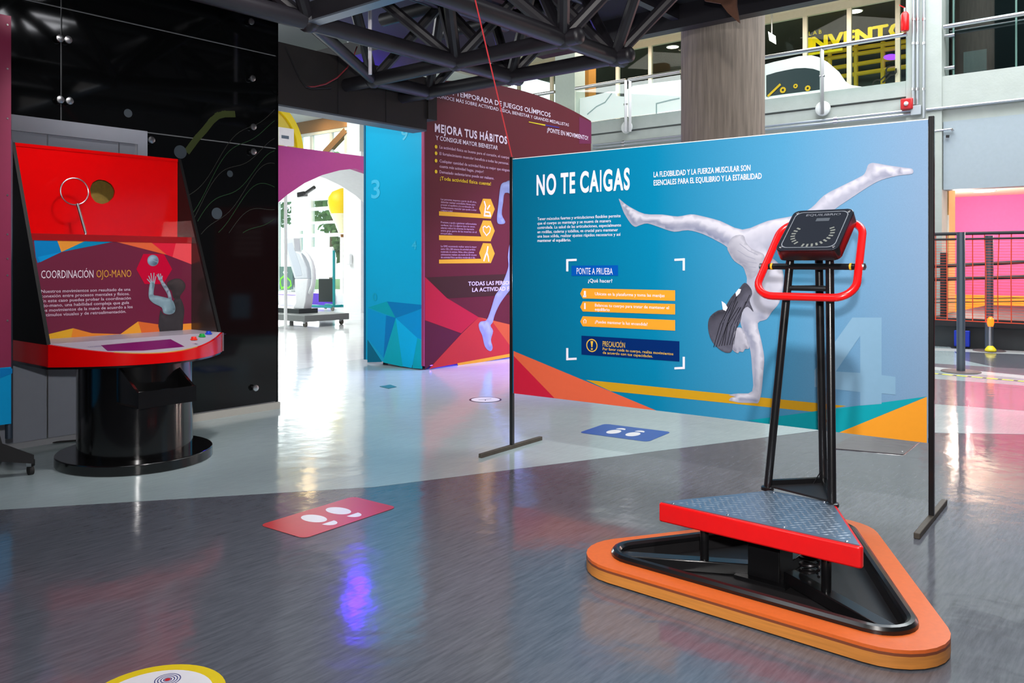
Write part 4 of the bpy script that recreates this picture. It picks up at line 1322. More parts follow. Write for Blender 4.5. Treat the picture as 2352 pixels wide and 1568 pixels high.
obj('hole_lining', G().obox(FRD.at(hc[0] - .12, hc[1] - .12, -0.10), E1 * .24, -RV * .01, UP * .24), mat('raw_fibreboard', (128, 104, 36), 0.8, var=.3, scale=40), arcd)
obj('fascia_ledge', G().srbox(u0, u1, RF, PRr + .0, 1.362, 1.376), M_ARED, arcd, bevel=.004)
obj('fascia_lip', G().srbox(u0, u1, PRr - .004, PRr + 0.004, 1.335, 1.376), mat('cabinet_dark_red', (150, 6, 10), 0.3), arcd)
# printed board
FPO = FR(PRr)
pst = obj('poster_board', G().srbox(u0, u1, PRr - 0.012, PRr, 0.742, 1.336), mat('plum_print', (104, 18, 52), 0.45, var=.05, scale=3), arcd)
def ap(pts, rgb, name='print_shape', off=.0008): patch(FPO, pts, ink(rgb, .45), pst, name, off)
ap([(78, 551), (131, 551.5), (141, 578.5), (86, 604), (82, 590)], (0, 122, 186))
ap([(86, 590), (141, 578.5), (92, 602)], (0, 142, 206), off=.0012)
ap([(131, 551.5), (197, 552.5), (141, 578.5)], (222, 142, 52), off=.001)
ap([(197, 552.5), (260, 553), (260, 555), (141, 578.5)], (0, 130, 176), off=.0012)
ap([(262, 554), (343, 553), (383, 585)], (218, 96, 56))
ap([(343, 553), (440, 553), (440, 607), (383, 585)], (214, 30, 56), off=.001)
ap([(405, 553), (440, 553), (440, 607), (396, 590)], (230, 76, 84), off=.0013)
ap([(313, 618), (329, 583), (376, 583), (395, 618), (375, 652), (332, 652)], (190, 0, 48), 'print_hexagon', .0016)
ap([(112, 767), (168, 753.5), (162, 781), (114, 785)], (214, 160, 40))
ap([(168, 753.5), (211, 765), (275, 767), (275, 772), (162, 781)], (218, 128, 44))
ap([(275, 768), (317, 738), (326, 767), (275, 771)], (222, 150, 46), off=.001)
ap([(317, 738), (366, 745), (366, 763), (326, 767)], (208, 98, 44), off=.001)
ap([(416, 744), (441, 742), (441, 758), (416, 761)], (228, 140, 50), off=.001)
figure(FPO, [(351 + 13 * math.cos(a * math.pi / 10), 598 + 13 * math.sin(a * math.pi / 10)) for a in range(20)], (150, 176, 196), (36, 62, 84), pst, 'print_ball', .002, .012, .05, (-0.7, .7))
stroke(FPO, [(341, 592), (350, 597), (362, 602)], .003, ink((150, 170, 186)), pst, 'print_ball_seam', .0026)
figure(FPO, [(367, 764), (368, 712), (376, 722), (395, 721), (402, 710), (398, 690), (412, 684), (418, 692), (423, 712), (420, 740), (416, 761)], (58, 54, 58), (34, 30, 34), pst, 'print_shirt', .0024, .025, .05)
figure(FPO, [(384, 648), (400, 640), (415, 641), (425, 652), (424, 664), (414, 678), (412, 686), (398, 684), (394, 668), (385, 660)], (66, 56, 58), (30, 27, 30), pst, 'print_head', .0028, .018, .05)
figure(FPO, [(345, 648), (355, 648), (352, 676), (362, 679), (383, 684), (396, 690), (402, 705), (400, 717), (388, 722), (375, 718), (371, 706), (352, 696), (342, 685), (341, 668)], (150, 178, 190), (44, 70, 84), pst, 'print_arm', .0032, .016, .04, (-.8, .6))
figure(FPO, [(362, 640), (371, 636), (374, 645), (385, 660), (392, 675), (394, 690), (387, 690), (384, 676), (372, 656), (366, 644)], (160, 170, 186), (40, 64, 76), pst, 'print_arm', .003, .016, .03)
for x0, y0, x1, y1 in ((346, 650, 338, 641), (347, 648, 341, 634), (349, 648, 346, 628), (352, 648, 353, 627), (354, 650, 357, 635), (366, 642, 360, 631), (367, 641, 363, 629), (369, 639, 368, 629), (371, 640, 372, 634)):
    stroke(FPO, [(x0, y0), (x1, y1)], .006, ink((150, 168, 182)), pst, 'print_finger', .0036)
AW = ink((226, 214, 226), .45)
text_px(FPO, 'COORDINACIÓN', 94, 621, 639, 214, AW, pst, 'lettering', .003)
text_px(FPO, 'OJO-MANO', 221, 620, 637, 301, ink((206, 146, 60), .45), pst, 'lettering', .003)
for i, (s, xr) in enumerate((('Nuestros movimientos son resultado de una', 299), ('conexión entre procesos mentales y físicos.', 297), ('En este caso puedes probar la coordinación', 300), ('ojo-mano, una habilidad compleja que guía', 296), ('los movimientos de la mano de acuerdo a los', 304), ('estímulos visuales y de retroalimentación.', 289))):
    xl = 94 if i < 4 else 96
    text_px(FPO, s, xl - (0 if i < 3 else 1), 665.5 + i * 10.9, 672.5 + i * 10.9, xr, ink((206, 186, 204), .45), pst, 'lettering', .003, .02)
# coin tray under the counter
tc0 = sr(2.52, -4.66, 0)
def tray(s0, s1, r0, r1, z0, z1, nm, m): obj(nm, G().srbox(s0, s1, r0, r1, z0, z1), m, arcd)
s0, s1, r0, r1 = 2.40, 2.86, -4.78, -4.42
FTR = FR(-4.50)
ts0, ts1 = FTR.uv(318, 880)[0], FTR.uv(451, 880)[0]
tz0, tz1 = FTR.uv(385, 930)[1], FTR.uv(385, 893)[1]
tray(ts0, ts1, -4.52, -4.50, tz0, tz1, 'tray_front', M_ABLK)
tray(ts0, ts1, -4.86, -4.52, tz0, tz0 + .012, 'tray_floor', mat('raw_brown_board', (52, 40, 34), .7))
for s in (ts0, ts1 - .015):
    obj('tray_side', G().prism([sr(s, r, z) for r, z in ((-4.52, tz0), (-4.52, tz1), (-4.74, 0.604), (-4.90, 0.604), (-4.90, tz0))], E1 * .015), M_ABLK, arcd)
tray(ts0 + .015, ts1 - .015, -4.88, -4.86, tz0, 0.604, 'tray_back', mat('raw_brown_board', (52, 40, 34), .7))
tray((ts0 + ts1) / 2 + .05, (ts0 + ts1) / 2 + .10, -4.80, -4.78, tz0 + .012, 0.600, 'tray_divider', mat('cabinet_red_flat', (150, 20, 26), .5))
# ring wand resting on the ledge
wn_ = thing('ring_wand', 'thin metal ring wand leaning on the red fascia', 'wand', FPO.px(186, 535))
FWd = FR(RF + 0.10)
wc = FWd.uv(168, 440)
obj('wand_ring', G().tube([FWd.at(wc[0] + .083 * math.cos(a * math.pi / 18), wc[1] + .083 * math.sin(a * math.pi / 18), .02) for a in range(36)], 0.0042, 8, closed=True), M_CHROME, wn_)
a, b = FWd.px(174, 468, .02), FWd.px(187, 536, .06)
obj('wand_handle', G().cyl(a, b, 0.009, 12), M_CHROME, wn_)
obj('wand_tip', G().cyl(b, b + Vector((0.0, -.01, -0.03)), 0.006, 8), M_CHROME, wn_)

# ------------------------------------------------------------------ maroon rolling panel at the left edge
PLR = -5.09
FL_ = FR(PLR)
pe = FL_.uv(25.5, 500)[0]
pan = thing('rolling_panel', 'maroon rolling display panel cut by the left frame edge', 'display panel', sr(pe - 0.5, PLR - 0.02, 0))
zt_, zbo, zmid = FL_.uv(25, 37)[1], FL_.uv(30, 972)[1], FL_.uv(28, 842)[1]
obj('panel_board', G().srbox(pe - 1.0, pe, PLR - 0.03, PLR, zmid, zt_), mat('maroon_panel', (126, 24, 66), .5), pan)
obj('panel_base_print', G().srbox(pe - 1.0, pe, PLR - 0.03, PLR, zbo, zmid), ink((0, 140, 196), .45), pan)
patch(FL_, [(0, 868), (28, 857), (28, 846), (0, 846)], ink((0, 112, 178), .45), pan, 'print_facet')
for y in (57, 158, 272, 448, 538, 594, 632, 736):
    obj('panel_screw', G().lathe(FL_.px(17, y), [(0.006, 0), (0.005, .003)], 8, RV), M_CHROME, pan)
obj('edge_post', G().cyl(sr(pe + .03, PLR - .12, 0.2), sr(pe + .03, PLR - .12, 1.9), 0.02, 12), mat('steel_blue_post', (70, 82, 98), .35, metal=.6), pan)
cw = floor_px(70, 1090)
obj('caster_leg', G().prism([Vector((p.x, p.y, 0)) + UP * z for p, z in ((cw, 0.07), (cw, 0.12), (cw - E1 * .14 - RV * .06, 0.20), (cw - E1 * .17 - RV * .09, 0.36), (cw - E1 * .32 - RV * .14, 0.36), (cw - E1 * .30 - RV * .13, 0.13))], (RV * .05)), M_DECK, pan)
obj('caster_fork', G().bar(cw + UP * .05 - RV * .0, cw + UP * .085, 0.035, 0.03), M_CHROME, pan)
obj('caster_wheel', G().cyl(cw + UP * .026 - E1 * .012, cw + UP * .026 + E1 * .012, 0.026, 16), mat('dark_rubber', (30, 28, 28), .6), pan)
obj('floor_cable', G().tube([floor_px(x, y, .006) for x, y in ((-20, 1040), (30, 1028), (80, 1021), (140, 1014), (180, 1011))], 0.006, 6), M_DECK, None, 'black cable lying on the floor behind the cabinet', 'cable')

# ------------------------------------------------------------------ floor stickers and hatch
def sticker(name, label, q, rgb, rad, cat='sticker', soles=None):
    a, b, c, d = [floor_px(*p) for p in q]
    # rectangle fitted to the four corners
    ux = ((b - a) + (c - d)) / 2; uy = ((d - a) + (c - b)) / 2
    w, h = ux.length, uy.length
    cen = (a + b + c + d) / 4
    ux.normalize()
    uy = (uy - ux * uy.dot(ux)).normalized()
    t = thing(name, label, cat, (cen.x, cen.y, 0.0018))
    rp = rounded([(-w / 2, -h / 2), (w / 2, -h / 2), (w / 2, h / 2), (-w / 2, h / 2)], rad, 5)
    def at(x, y, z): return Vector((cen.x, cen.y, z)) + ux * x + uy * y
    obj('sheet', G().prism([at(x, y, 0.0018) for x, y in rp], UP * 0.0006), mat('vinyl_' + name, rgb, .3, var=.06, spec=.25), t)
    return t, at, w, h
M_SOLE = mat('white_vinyl', (238, 236, 240), .3)
def footmarks(t, at, flip, gap=0.065, sc=1.0):
    for e in (-1, 1):
        x = e * gap
        pts = [(x + .046 * sc * math.cos(a * math.pi / 12), (.03 + .075 * math.sin(a * math.pi / 12)) * sc) for a in range(24)]
        obj('sole_print', G().prism([at(px_, py_ * flip, .0024) for px_, py_ in pts], UP * .0003), M_SOLE, t)
        pts = [(x + .036 * sc * math.cos(a * math.pi / 10), (-.068 - .05 * math.sin(a * math.pi / 10)) * sc) for a in range(11)]
        obj('heel_print', G().prism([at(px_, py_ * flip, .0024) for px_, py_ in pts], UP * .0003), M_SOLE, t)
t, at, w, h = sticker('red_floor_sticker', 'red floor sticker with white shoe prints', [(602, 1204), (818, 1139), (905, 1167), (692, 1240)], (198, 38, 38), .035)
footmarks(t, at, -1, .075)
t, at, w, h = sticker('blue_floor_sticker', 'blue floor sticker with white shoe prints below the banner', [(1334, 992), (1396, 972), (1536, 994), (1484, 1017)], (0, 82, 168), .04)
t0 = at
footmarks(t, lambda x, y, z: t0(y, x, z), -1, .075)
def ring_sticker(name, label, c, r, rgb_ring, wd, cat='sticker'):
    t = thing(name, label, cat, (c.x, c.y, 0.0018))
    cs = [(math.cos(a * math.pi / 24), math.sin(a * math.pi / 24)) for a in range(48)]
    def at(x, y, z): return Vector((c.x + x, c.y + y, z))
    obj('sheet', G().prism([at(x * (r - wd), y * (r - wd), .0018) for x, y in cs], UP * .0006), M_SOLE, t)
    obj('ring', G().ringprism([at(x * r, y * r, .0018) for x, y in cs], [at(x * (r - wd), y * (r - wd), .0018) for x, y in cs], UP * .0006), mat('ring_' + name, rgb_ring, .35), t)
    return t, at
e_l, e_r = floor_px(255, 1600), floor_px(476, 1563)
top = floor_px(400, 1531)
cY = floor_px(352, 1604)
t, at = ring_sticker('yellow_floor_sticker', 'yellow ringed round floor sticker at the bottom edge', Vector((cY.x, cY.y, 0)), 0.190, (236, 206, 30), .034)
p = floor_px(385, 1562)
cs = [(math.cos(a * math.pi / 16), math.sin(a * math.pi / 16)) for a in range(32)]
for r in (.012, .02, .028, .036):
    obj('sticker_ripple', G().ringprism([Vector((p.x + x * r, p.y + y * r, .0024)) for x, y in cs], [Vector((p.x + x * (r - .003), p.y + y * (r - .003), .0024)) for x, y in cs], UP * .0002), ink((60, 70, 130), .4), t)
obj('sticker_dot', G().prism([Vector((p.x + x * .008, p.y + y * .008, .0024)) for x, y in cs], UP * .0003), ink((200, 40, 50), .4), t)
p = floor_px(1115, 918)
t, at = ring_sticker('clock_floor_sticker', 'round white floor sticker with dark clock ring', p, 0.142, (28, 28, 60), .016)
for q in ((-.06, .0), (.05, .05), (.0, -.05)):
    obj('clock_hand', G().bar(at(0, 0, .0026), at(q[0], q[1], .0026), .008, .0004), ink((40, 40, 80), .4), t)
hp = [floor_px(x, y) for x, y in ((1905, 1030), (2075, 1045), (2112, 1015), (1960, 1002))]
hatch = obj('floor_hatch', G().prism([p + UP * .001 for p in hp], UP * 0.004), floor_mat('hatch_brown_vinyl', (96, 86, 92), .14, .2), None, 'brown grey hatch cover lying on the floor below the banner', 'hatch cover')
obj('corner_screw', G().lathe(floor_px(2072, 1036, .005), [(0.008, 0), (.006, .002)], 8), M_CHROME, hatch)
q = [floor_px(x, y) for x, y in ((872, 888), (896, 884), (911, 889), (892, 893))]
obj('floor_socket', G().prism([p + UP * .0012 for p in q], UP * .004), mat('teal_socket_lid', (40, 110, 120), .4), None, 'small teal floor socket lid before the cyan stand', 'socket lid')
a_, b_ = floor_px(2100, 853.5, .0022), floor_px(2620, 899, .0022)
for i in range(14):
    p0 = a_ + (b_ - a_) * (i / 14); p1 = a_ + (b_ - a_) * ((i + 0.72) / 14)
    if i == 0:
        tape = thing('hazard_tape', 'yellow and black hazard tape stuck along the floor', 'tape', (a_.x, a_.y, .0018))
        obj('tape_base', G().bar(a_, b_, .06, .0006), ink((70, 66, 60), .5), tape)
    obj('tape_stripe', G().bar(p0 + UP * .0005, p1 + UP * .0005, .058, .0005), ink((222, 222, 60), .5), tape)
# ------------------------------------------------------------------ upper gallery objects
FRL = FS(14.05)
def rail(name, label, x0, y0, x1, y1, posts):
    t = thing(name, label, 'railing', Vector(FRL.px((x0 + x1) / 2, 250)).xy.to_3d() + UP * zsl)
    a, b = FRL.px(x0, y0), FRL.px(x1, y1)
    z = (a.z + b.z) / 2
    a.z = b.z = z
    obj('handrail', G().cyl(a, b, 0.036, 12), M_CHROME, t)
    for x in posts:
        u, v = FRL.uv(x, 250)[0], 0
        zl = FRL.uv(x, 262)[1] if x > 1600 else FRL.uv(x, 303)[1]
        p = FRL.at(u, 0)
        obj('post', G().bar(p + UP * zl, p + UP * z, 0.05, 0.05), M_CHROME, t)
        q = FRL.at(u, zl + 0.10, -0.03)
        if x == 1447: continue
        obj('post_flange', G().lathe(q, [(0.125, -0.03), (0.125, 0.0), (0.11, 0.012), (0.05, 0.02)], 24, -E1), mat('pale_flange', (222, 224, 222), .4), t)
        obj('glass_clip', G().cyl(p + UP * (zsl + .25) - RV * .04, p + UP * (zsl + .25) + RV * .04, .02, 8), M_CHROME, t)
    obj('glass_panel', G().obox(Vector((a.x, a.y, zsl)), b - a, E1 * .012, UP * (z - zsl - .06)), pane('railing_glass', (0.92, 0.97, 0.96), 0.05), t, smooth=False)
    return t
rail('gallery_railing', 'steel and glass gallery railing right of the column', 1753, 133, 2083, 78, (1888,))
rail('gallery_railing', 'steel and glass gallery railing between the column and its post', 1443, 184, 1563, 164, (1447,))
rail('gallery_railing', 'short gallery railing right of the pale grey pier', 1322, 203, 1437, 185, (1437,))
rail('gallery_railing', 'short gallery railing left of the pale grey pier', 1180, 226, 1274, 211, ())
# big yellow letters
FI = FS(18.6)
sg = thing('lab_sign', 'big yellow INVENTOR letters behind the lab glass', 'sign', FI.px(1970, 130))
M_SIGN = mat('yellow_sign_face', (246, 214, 0), .45, emit=0.55)
word = 'INVENTOR'
vs_all = []
adv = []
x = 0.0
for c in word:
    vs, fs = _glyphs(c)
    w = max(v[0] for v in vs) - min(v[0] for v in vs)
    adv.append((c, vs, fs, x, min(v[0] for v in vs)))
    x += w + 0.09
tot = x - 0.09
ua, vb = FI.uv(1857, 117); ub = FI.uv(2122, 90)[0]
vt = FI.uv(1857, 88)[1]
sxx = (ub - ua) / tot; syy = (vt - vb) / CAP
for c, vs, fs, x0, mn in adv:
    g = G()
    for dx, dy, o in ((-.05, 0, 0), (.05, 0, .002), (0, .035, .004), (0, -.035, .006), (-.03, .03, .008), (.03, -.03, .01), (.03, .03, .012), (-.03, -.03, .014)):
        n0 = len(g.v)
        g.add([FI.at(ua + (x0 + vx - mn + dx) * sxx, vb + (vy + dy) * syy, o) for vx, vy in vs], fs)
    L = obj('letter', g, M_SIGN, sg, smooth=False)
text_px(FI, 'L A B', 1858, 73, 82, 1887, M_SIGN, sg, 'letter_row', 0)
obj('sign_bar', G().bar(FI.px(1857, 125), FI.px(1935, 113), .03, .05), M_SIGN, sg)
# yellow shelf frame behind the glass
FY = FS(18.9)
sf = thing('yellow_shelf_frame', 'yellow open shelf frame below the sign letters', 'shelf', FY.px(2000, 190))
M_YSH = mat('yellow_tube', (216, 176, 24), .5, emit=0.08)
for x in (1906, 1966, 2028, 2090):
    obj('upright', G().cyl(FY.px(x, 215), FY.px(x, 96), 0.05, 8), M_YSH, sf)
for (x0, y0, x1, y1) in ((1890, 136, 2100, 104), (1905, 158, 2100, 126), (1915, 178, 2100, 150), (1890, 122, 2100, 92)):
    obj('shelf_tube', G().cyl(FY.px(x0, y0), FY.px(x1, y1), 0.05, 8), M_YSH, sf)
obj('shelf_back', G().prism([FY.px(x, y, -.3) for x, y in ((1890, 215), (2110, 190), (2110, 92), (1890, 125))], E1 * .03), mat('shelf_back_grey', (58, 66, 64), .7), sf)  # dark grey sheet behind the tubes
obj('violet_glow', G().sphere(FY.px(2050, 133, .1), .1, 12, 8, (1.6, 1, .6)), mat('violet_bulb', (100, 40, 255), .4, emit=6), sf)
# white curved shell
FV = FS(15.7)
vs_ = [(1750, 150), (1778, 142), (1806, 136), (1835, 129), (1864, 127), (1880, 131), (1894, 143), (1907, 154), (1922, 176), (1947, 194), (1979, 199), (1979, 206), (1750, 236)]
sh = thing('display_shell', 'white curved display shell behind the gallery glass', 'display shell', FV.px(1850, 222))
hole_ = [(1760, 173), (1783, 166), (1806, 161), (1828, 157), (1849, 156), (1868, 158), (1883, 163), (1883, 206), (1795, 217), (1760, 222)]
M_SHELL = mat('white_shell', (246, 250, 252), .5)
obj('shell_body', G().prism([FV.px(x, y) for x, y in vs_], E1 * .5), M_SHELL, sh)
obj('shell_window', G().prism([FV.px(x, y, .004) for x, y in hole_], E1 * .003), mat('shell_window', (44, 58, 62), .3), sh)
stroke(FV, [(1766, 220), (1792, 195)], .045, M_YSH, sh, 'shell_strut', .02)
for x, y, r in ((1799, 207, .055), (1828, 198, .04), (1856, 203, .05)):
    c = FV.uv(x, y)
    cs = [(math.cos(a * math.pi / 10), math.sin(a * math.pi / 10)) for a in range(20)]
    obj('shell_gear', G().ringprism([FV.at(c[0] + X * r * (1 + .15 * (i % 2)), c[1] + Y * r * (1 + .15 * (i % 2)), .012) for i, (X, Y) in enumerate(cs)], [FV.at(c[0] + X * r * .45, c[1] + Y * r * .45, .012) for X, Y in cs], -E1 * .01), M_YSH, sh)
# white board left of the column
FVL = FS(15.1)
ct = thing('gallery_counter', 'bright white boards standing behind the gallery glass', 'boards', FVL.px(1450, 275))
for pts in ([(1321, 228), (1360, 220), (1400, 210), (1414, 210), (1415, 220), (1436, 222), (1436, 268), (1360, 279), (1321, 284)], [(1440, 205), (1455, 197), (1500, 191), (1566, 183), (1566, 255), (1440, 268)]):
    obj('board', G().prism([FVL.px(x, y) for x, y in pts], E1 * .06), mat('white_board', (250, 253, 253), .5, emit=0.35), ct)  # glow added to the boards in place of the strong light on them
stroke(FVL, [(1405, 215), (1390, 235), (1370, 245), (1350, 262)], .03, ink((190, 206, 210)), ct, 'print_line', .004)
stroke(FVL, [(1508, 262), (1508, 238), (1540, 230), (1560, 226)], .03, ink((190, 206, 210)), ct, 'print_line', .004)
# wrench outline sticker on the lab glass
FGg = FS(17.44)
wr = thing('wrench_decal', 'dark spanner outline stuck on the lab glass', 'decal', FGg.px(2030, 190))
M_DK = ink((40, 42, 40))
stroke(FGg, [(2004, 196), (2007, 187), (2015, 183), (2022, 184), (2040, 168)], .03, M_DK, wr, 'decal_line', .0)
stroke(FGg, [(2028, 189), (2046, 172), (2054, 172), (2058, 166), (2058, 158)], .03, M_DK, wr, 'decal_line', .001)
stroke(FGg, [(2037, 168), (2035, 161), (2038, 155), (2044, 152)], .03, M_DK, wr, 'decal_line', .002)
# exit sign, extinguisher, alarm, conduits
FX = FS(17.0)
ex = thing('exit_sign', 'small lit white exit sign behind the gallery rail', 'sign', FX.px(1772, 96))
obj('sign_face', G().prism([FX.px(x, y) for x, y in ((1764, 72), (1780, 82), (1781, 101), (1767, 93))], E1 * .04), mat('lit_sign_face', (238, 255, 244), .4, emit=1.6), ex)
obj('sign_hanger', G().cyl(FX.px(1772, 78, -.02), FX.px(1772, 30, -.02), .015, 8), M_CHROME, ex)
FE = FS(14.06)
fe = thing('fire_extinguisher', 'red fire extinguisher hung on the concrete pier', 'extinguisher', FE.px(2079, 74))
c0, c1 = FE.px(2082, 74, .09), FE.px(2082, 30, .09)
c1 = Vector((c0.x, c0.y, c1.z))
hgt = c1.z - c0.z
obj('cylinder', G().lathe(c0, [(0.055, 0), (0.062, .02), (0.062, hgt * .82), (0.045, hgt * .94), (0.022, hgt)], 18), mat('extinguisher_red', (206, 16, 20), .3), fe)
obj('valve', G().cyl(c1 - UP * .01, c1 + UP * .06, .018, 10), M_CHROME, fe)
obj('lever', G().bar(c1 + UP * .06, c1 + UP * .12 - RV * .08, .02, .014), mat('extinguisher_red', (206, 16, 20), .3), fe)
obj('bracket', G().bar(c0 + UP * hgt * .6, c0 + UP * hgt * .6 + E1 * .16, .03, .03), M_CHROME, fe)
FCo = FS(14.1)
M_CON = mat('galvanised_conduit', (184, 190, 196), .35, metal=.7)
for x, yb, d in ((2099, 241, 'left'), (2108.5, 241, 'middle'), (2123, 272, 'right')):
    a, b = FCo.px(x, yb, .02), FCo.px(x, -60, .02)
    b = Vector((a.x, a.y, b.z))
    m1 = FCo.px(x, 170, .02).z
    cdt = obj('conduit_pipe', G().cyl(a, b, .022, 10), M_CON, None, '%s one of three upright steel conduits on the concrete pier' % d, 'conduit', 'upright conduits on the pier')
    for y in (45, 100, 205):
        if y < yb - 20:
            z = FCo.px(x, y).z
            obj('conduit_clip', G().cyl(Vector((a.x, a.y, z - .02)), Vector((a.x, a.y, z + .02)), .028, 8), M_CHROME, cdt)
al = thing('fire_alarm', 'red fire alarm sounder above the banner top edge', 'alarm', FCo.px(2088, 250))
q = FCo.px(2085, 240, .0)
obj('alarm_body', G().obox(q - RV * .09 - UP * .09 - E1 * .09, RV * .18, E1 * .10, UP * .18), mat('alarm_red', (190, 36, 40), .4), al, bevel=.02)
obj('alarm_lens', G().sphere(q - E1 * .10, .035, 10, 7), M_WHITE, al)
q = FCo.px(2105, 253, .0)
obj('junction_box', G().obox(q - RV * .075 - UP * .08 - E1 * .05, RV * .15, E1 * .06, UP * .15), mat('grey_box', (170, 176, 182), .4), None, 'grey junction box beside the red alarm', 'junction box', bevel=.008)
for (x0, y0, x1, y1, lab) in ((1362, 336, 2100, 250, 'upper'), (1362, 344, 2100, 256, 'lower')):
    a, b = FCo.px(x0, y0, .0), FCo.px(x1, y1, .0)
    z = (a.z + b.z) / 2
    a.z = b.z = z + (0.0)
    cd = obj('conduit_run', G().cyl(a, b, .022, 8), M_CON, None, '%s level conduit running along the gallery front' % lab, 'conduit', 'level conduits')
    for t_ in (.12, .34, .57, .8):
        obj('conduit_clip', G().cyl(a + (b - a) * t_ - RV * .03, a + (b - a) * t_ + RV * .03, .032, 8), M_CHROME, cd)
a, b = FCo.px(2128, 252), FCo.px(2420, 214)
b.z = a.z
obj('conduit_run', G().cyl(a, b, .022, 8), M_CON, None, 'level conduit right of the pier above the pale header', 'conduit', 'level conduits')
# bracket on the header panel
FHd = FS(14.12)
hb = thing('wall_hook', 'small steel hook arm on the pale header panel', 'hook', FHd.px(2178, 305))
obj('hook_arm', G().cyl(FHd.px(2146, 301), FHd.px(2186, 296), .014, 8), M_CHROME, hb)
obj('hook_tip', G().bar(FHd.px(2186, 296), FHd.px(2189, 300), .05, .03), M_CHROME, hb)
obj('hook_plug', G().bar(FHd.px(2173, 313), FHd.px(2180, 313), .03, .04), M_DECK, hb)
# ceiling downlights
def downlight(label, p, r=.13, power=None, e=14):
    t = thing('downlight', label, 'ceiling light', p, 'round ceiling downlights')
    obj('lamp_rim', G().lathe(p, [(r * 1.15, 0), (r * 1.15, -.012), (r, -.014)], 24, UP), M_WHITE, t)
    obj('lamp_disc', G().lathe(p - UP * .016, [(r, 0), (r, .004)], 24, UP), mat('warm_lamp_%d' % e, (255, 236, 206) if e < 30 else (255, 214, 150), .4, emit=e), t)
def ceil_px(px, py, z):
    y = (z - EYE) * FPX / (HY - py)
    return Vector(((px - CX) / FPX * y, y, z))
zg = zh + 0.14
downlight('warm gallery downlight beside the end of the truss', ceil_px(1450, 62, zg), .16)
downlight('warm gallery downlight seen left of the column', FS(18.2).px(1545, 107), .14)
downlight('warm gallery downlight over the yellow letters', FS(18.2).px(1964, 25), .14)
downlight('rear hall ceiling downlight right of the yellow disc', ceil_px(708, 262, zc + 0.05), .2, None, 60)
downlight('rear hall ceiling downlight hidden by the beam edge', ceil_px(797, 256, zc + 0.05), .2, None, 60)
downlight('pink room ceiling downlight', ceil_px(2259, 438, PZ), .17)

# ------------------------------------------------------------------ ring and fence in front of the pink room
M_RINGB = mat('ring_black', (34, 34, 40), .6)
FN = FS(12.69)
rg = thing('boxing_ring', 'low black ring platform with ropes before the pink room', 'ring platform', sr(15, 0, 0))
obj('ring_deck', G().srbox(13.0, 17.5, -2.95, 4.6, .30, .42), M_RINGB, rg, bevel=.01)
obj('ring_skirt', G().srbox(13.08, 17.4, -2.9, 4.5, .0, .30), mat('ring_skirt_grey', (52, 58, 62), .7), rg)
FRg = FS(13.15)
for y in (607, 636):
    a, b = FRg.px(2120, y + 6), FRg.px(2560, y - 16 if y < 620 else y - 6)
    obj('ring_rope', G().cyl(a, b, .026, 8), M_RINGB, rg)
for y in (687, 695):
    a, b = FRg.px(2120, y), FRg.px(2560, y - 6)
    obj('ring_cord', G().cyl(a, b, .006, 6), M_RINGB, rg)
for x in (2168, 2420):
    p = FRg.px(x, 604); p.z = 0
    obj('ring_post', G().cyl(p + UP * .42, p + UP * 1.35, .05, 12), M_RINGB, rg)
a = FS(12.95).px(2191, 795); b = FS(12.95).px(2227, 760)
pd = thing('blue_pad', 'blue pad strapped to the front of the ring', 'pad', a)
obj('pad_body', G().obox(a, RV * (FS(12.95).uv(2227, 780)[0] - FS(12.95).uv(2191, 780)[0]), E1 * .06, UP * (b.z - a.z)), mat('blue_vinyl_pad', (10, 50, 190), .5), pd, bevel=.01)
# fence posts
M_POSTG = mat('slate_post', (86, 98, 112), .4, metal=.3)
def fpost(label, x, y, yt, r):
    p = floor_px(x, y)
    t = thing('fence_post', label, 'post', p, 'slate posts of the net fence')
    z1 = EYE + (HY - yt) / FPX * p.y
    obj('post_shaft', G().lathe(p, [(r, .012), (r, z1)], 10), M_POSTG, t)
    obj('post_base', G().lathe(p, [(.20, .002), (.20, .008), (.19, .013), (.06, .016)], 28), mat('post_base_bronze', (96, 82, 82), .5), t)
    return t, p, z1
t, p1, z1 = fpost('near slate fence post standing on a round base', 2207, 854, 533, .043)
t, p2, z2 = fpost('far slate fence post with a warning light', 2272, 806, 541, .052)
wl_ = thing('warning_light', 'slim steel warning light with an orange lamp', 'warning light', p2 + Vector((-.09, -.08, .016)))
q = p2 + Vector((-.06, -.135, .016))
obj('light_foot', G().lathe(q, [(.07, 0), (.07, .02), (.04, .06), (.025, .07)], 16), mat('yellow_plastic', (226, 206, 30), .5), wl_)
obj('light_stem', G().cyl(q + UP * .07, q + UP * .33, .022, 12), M_CHROME, wl_)
obj('light_lamp', G().lathe(q + UP * .33, [(.03, 0), (.042, .04), (.04, .1), (.015, .13)], 14), mat('orange_lamp', (255, 96, 16), .4, emit=3), wl_)
# net
nt_ = thing('net_fence', 'orange net hung on black rails before the ring', 'net', FN.px(2250, 745))
def nseg(x): return FN.uv(x, 604)[0]
ztopn = FN.uv(2272, 535)[1]; zbotn = FN.uv(2272, 738)[1]
ua_, ub_ = nseg(2120), nseg(2620)
obj('top_rail', G().cyl(FN.at(ua_, ztopn), FN.at(ub_, ztopn), .024, 10), M_RINGB, nt_)
obj('second_rail', G().cyl(FN.at(ua_, ztopn - .075), FN.at(ub_, ztopn - .075), .014, 8), M_RINGB, nt_)
M_NET = mat('orange_net_cord', (226, 78, 44), .6)
n = 0
u = ua_
i = 0
while u < ub_:
    w = .012 * math.sin(i * 1.7)
    obj('net_cord', G().tube([FN.at(u + .01 * math.sin(i * 2.3), ztopn - .02), FN.at(u + w, (ztopn + zbotn) / 2), FN.at(u + .5 * w, zbotn)], .0065, 4), M_NET, nt_)
    u += .155; i += 1
g = G()
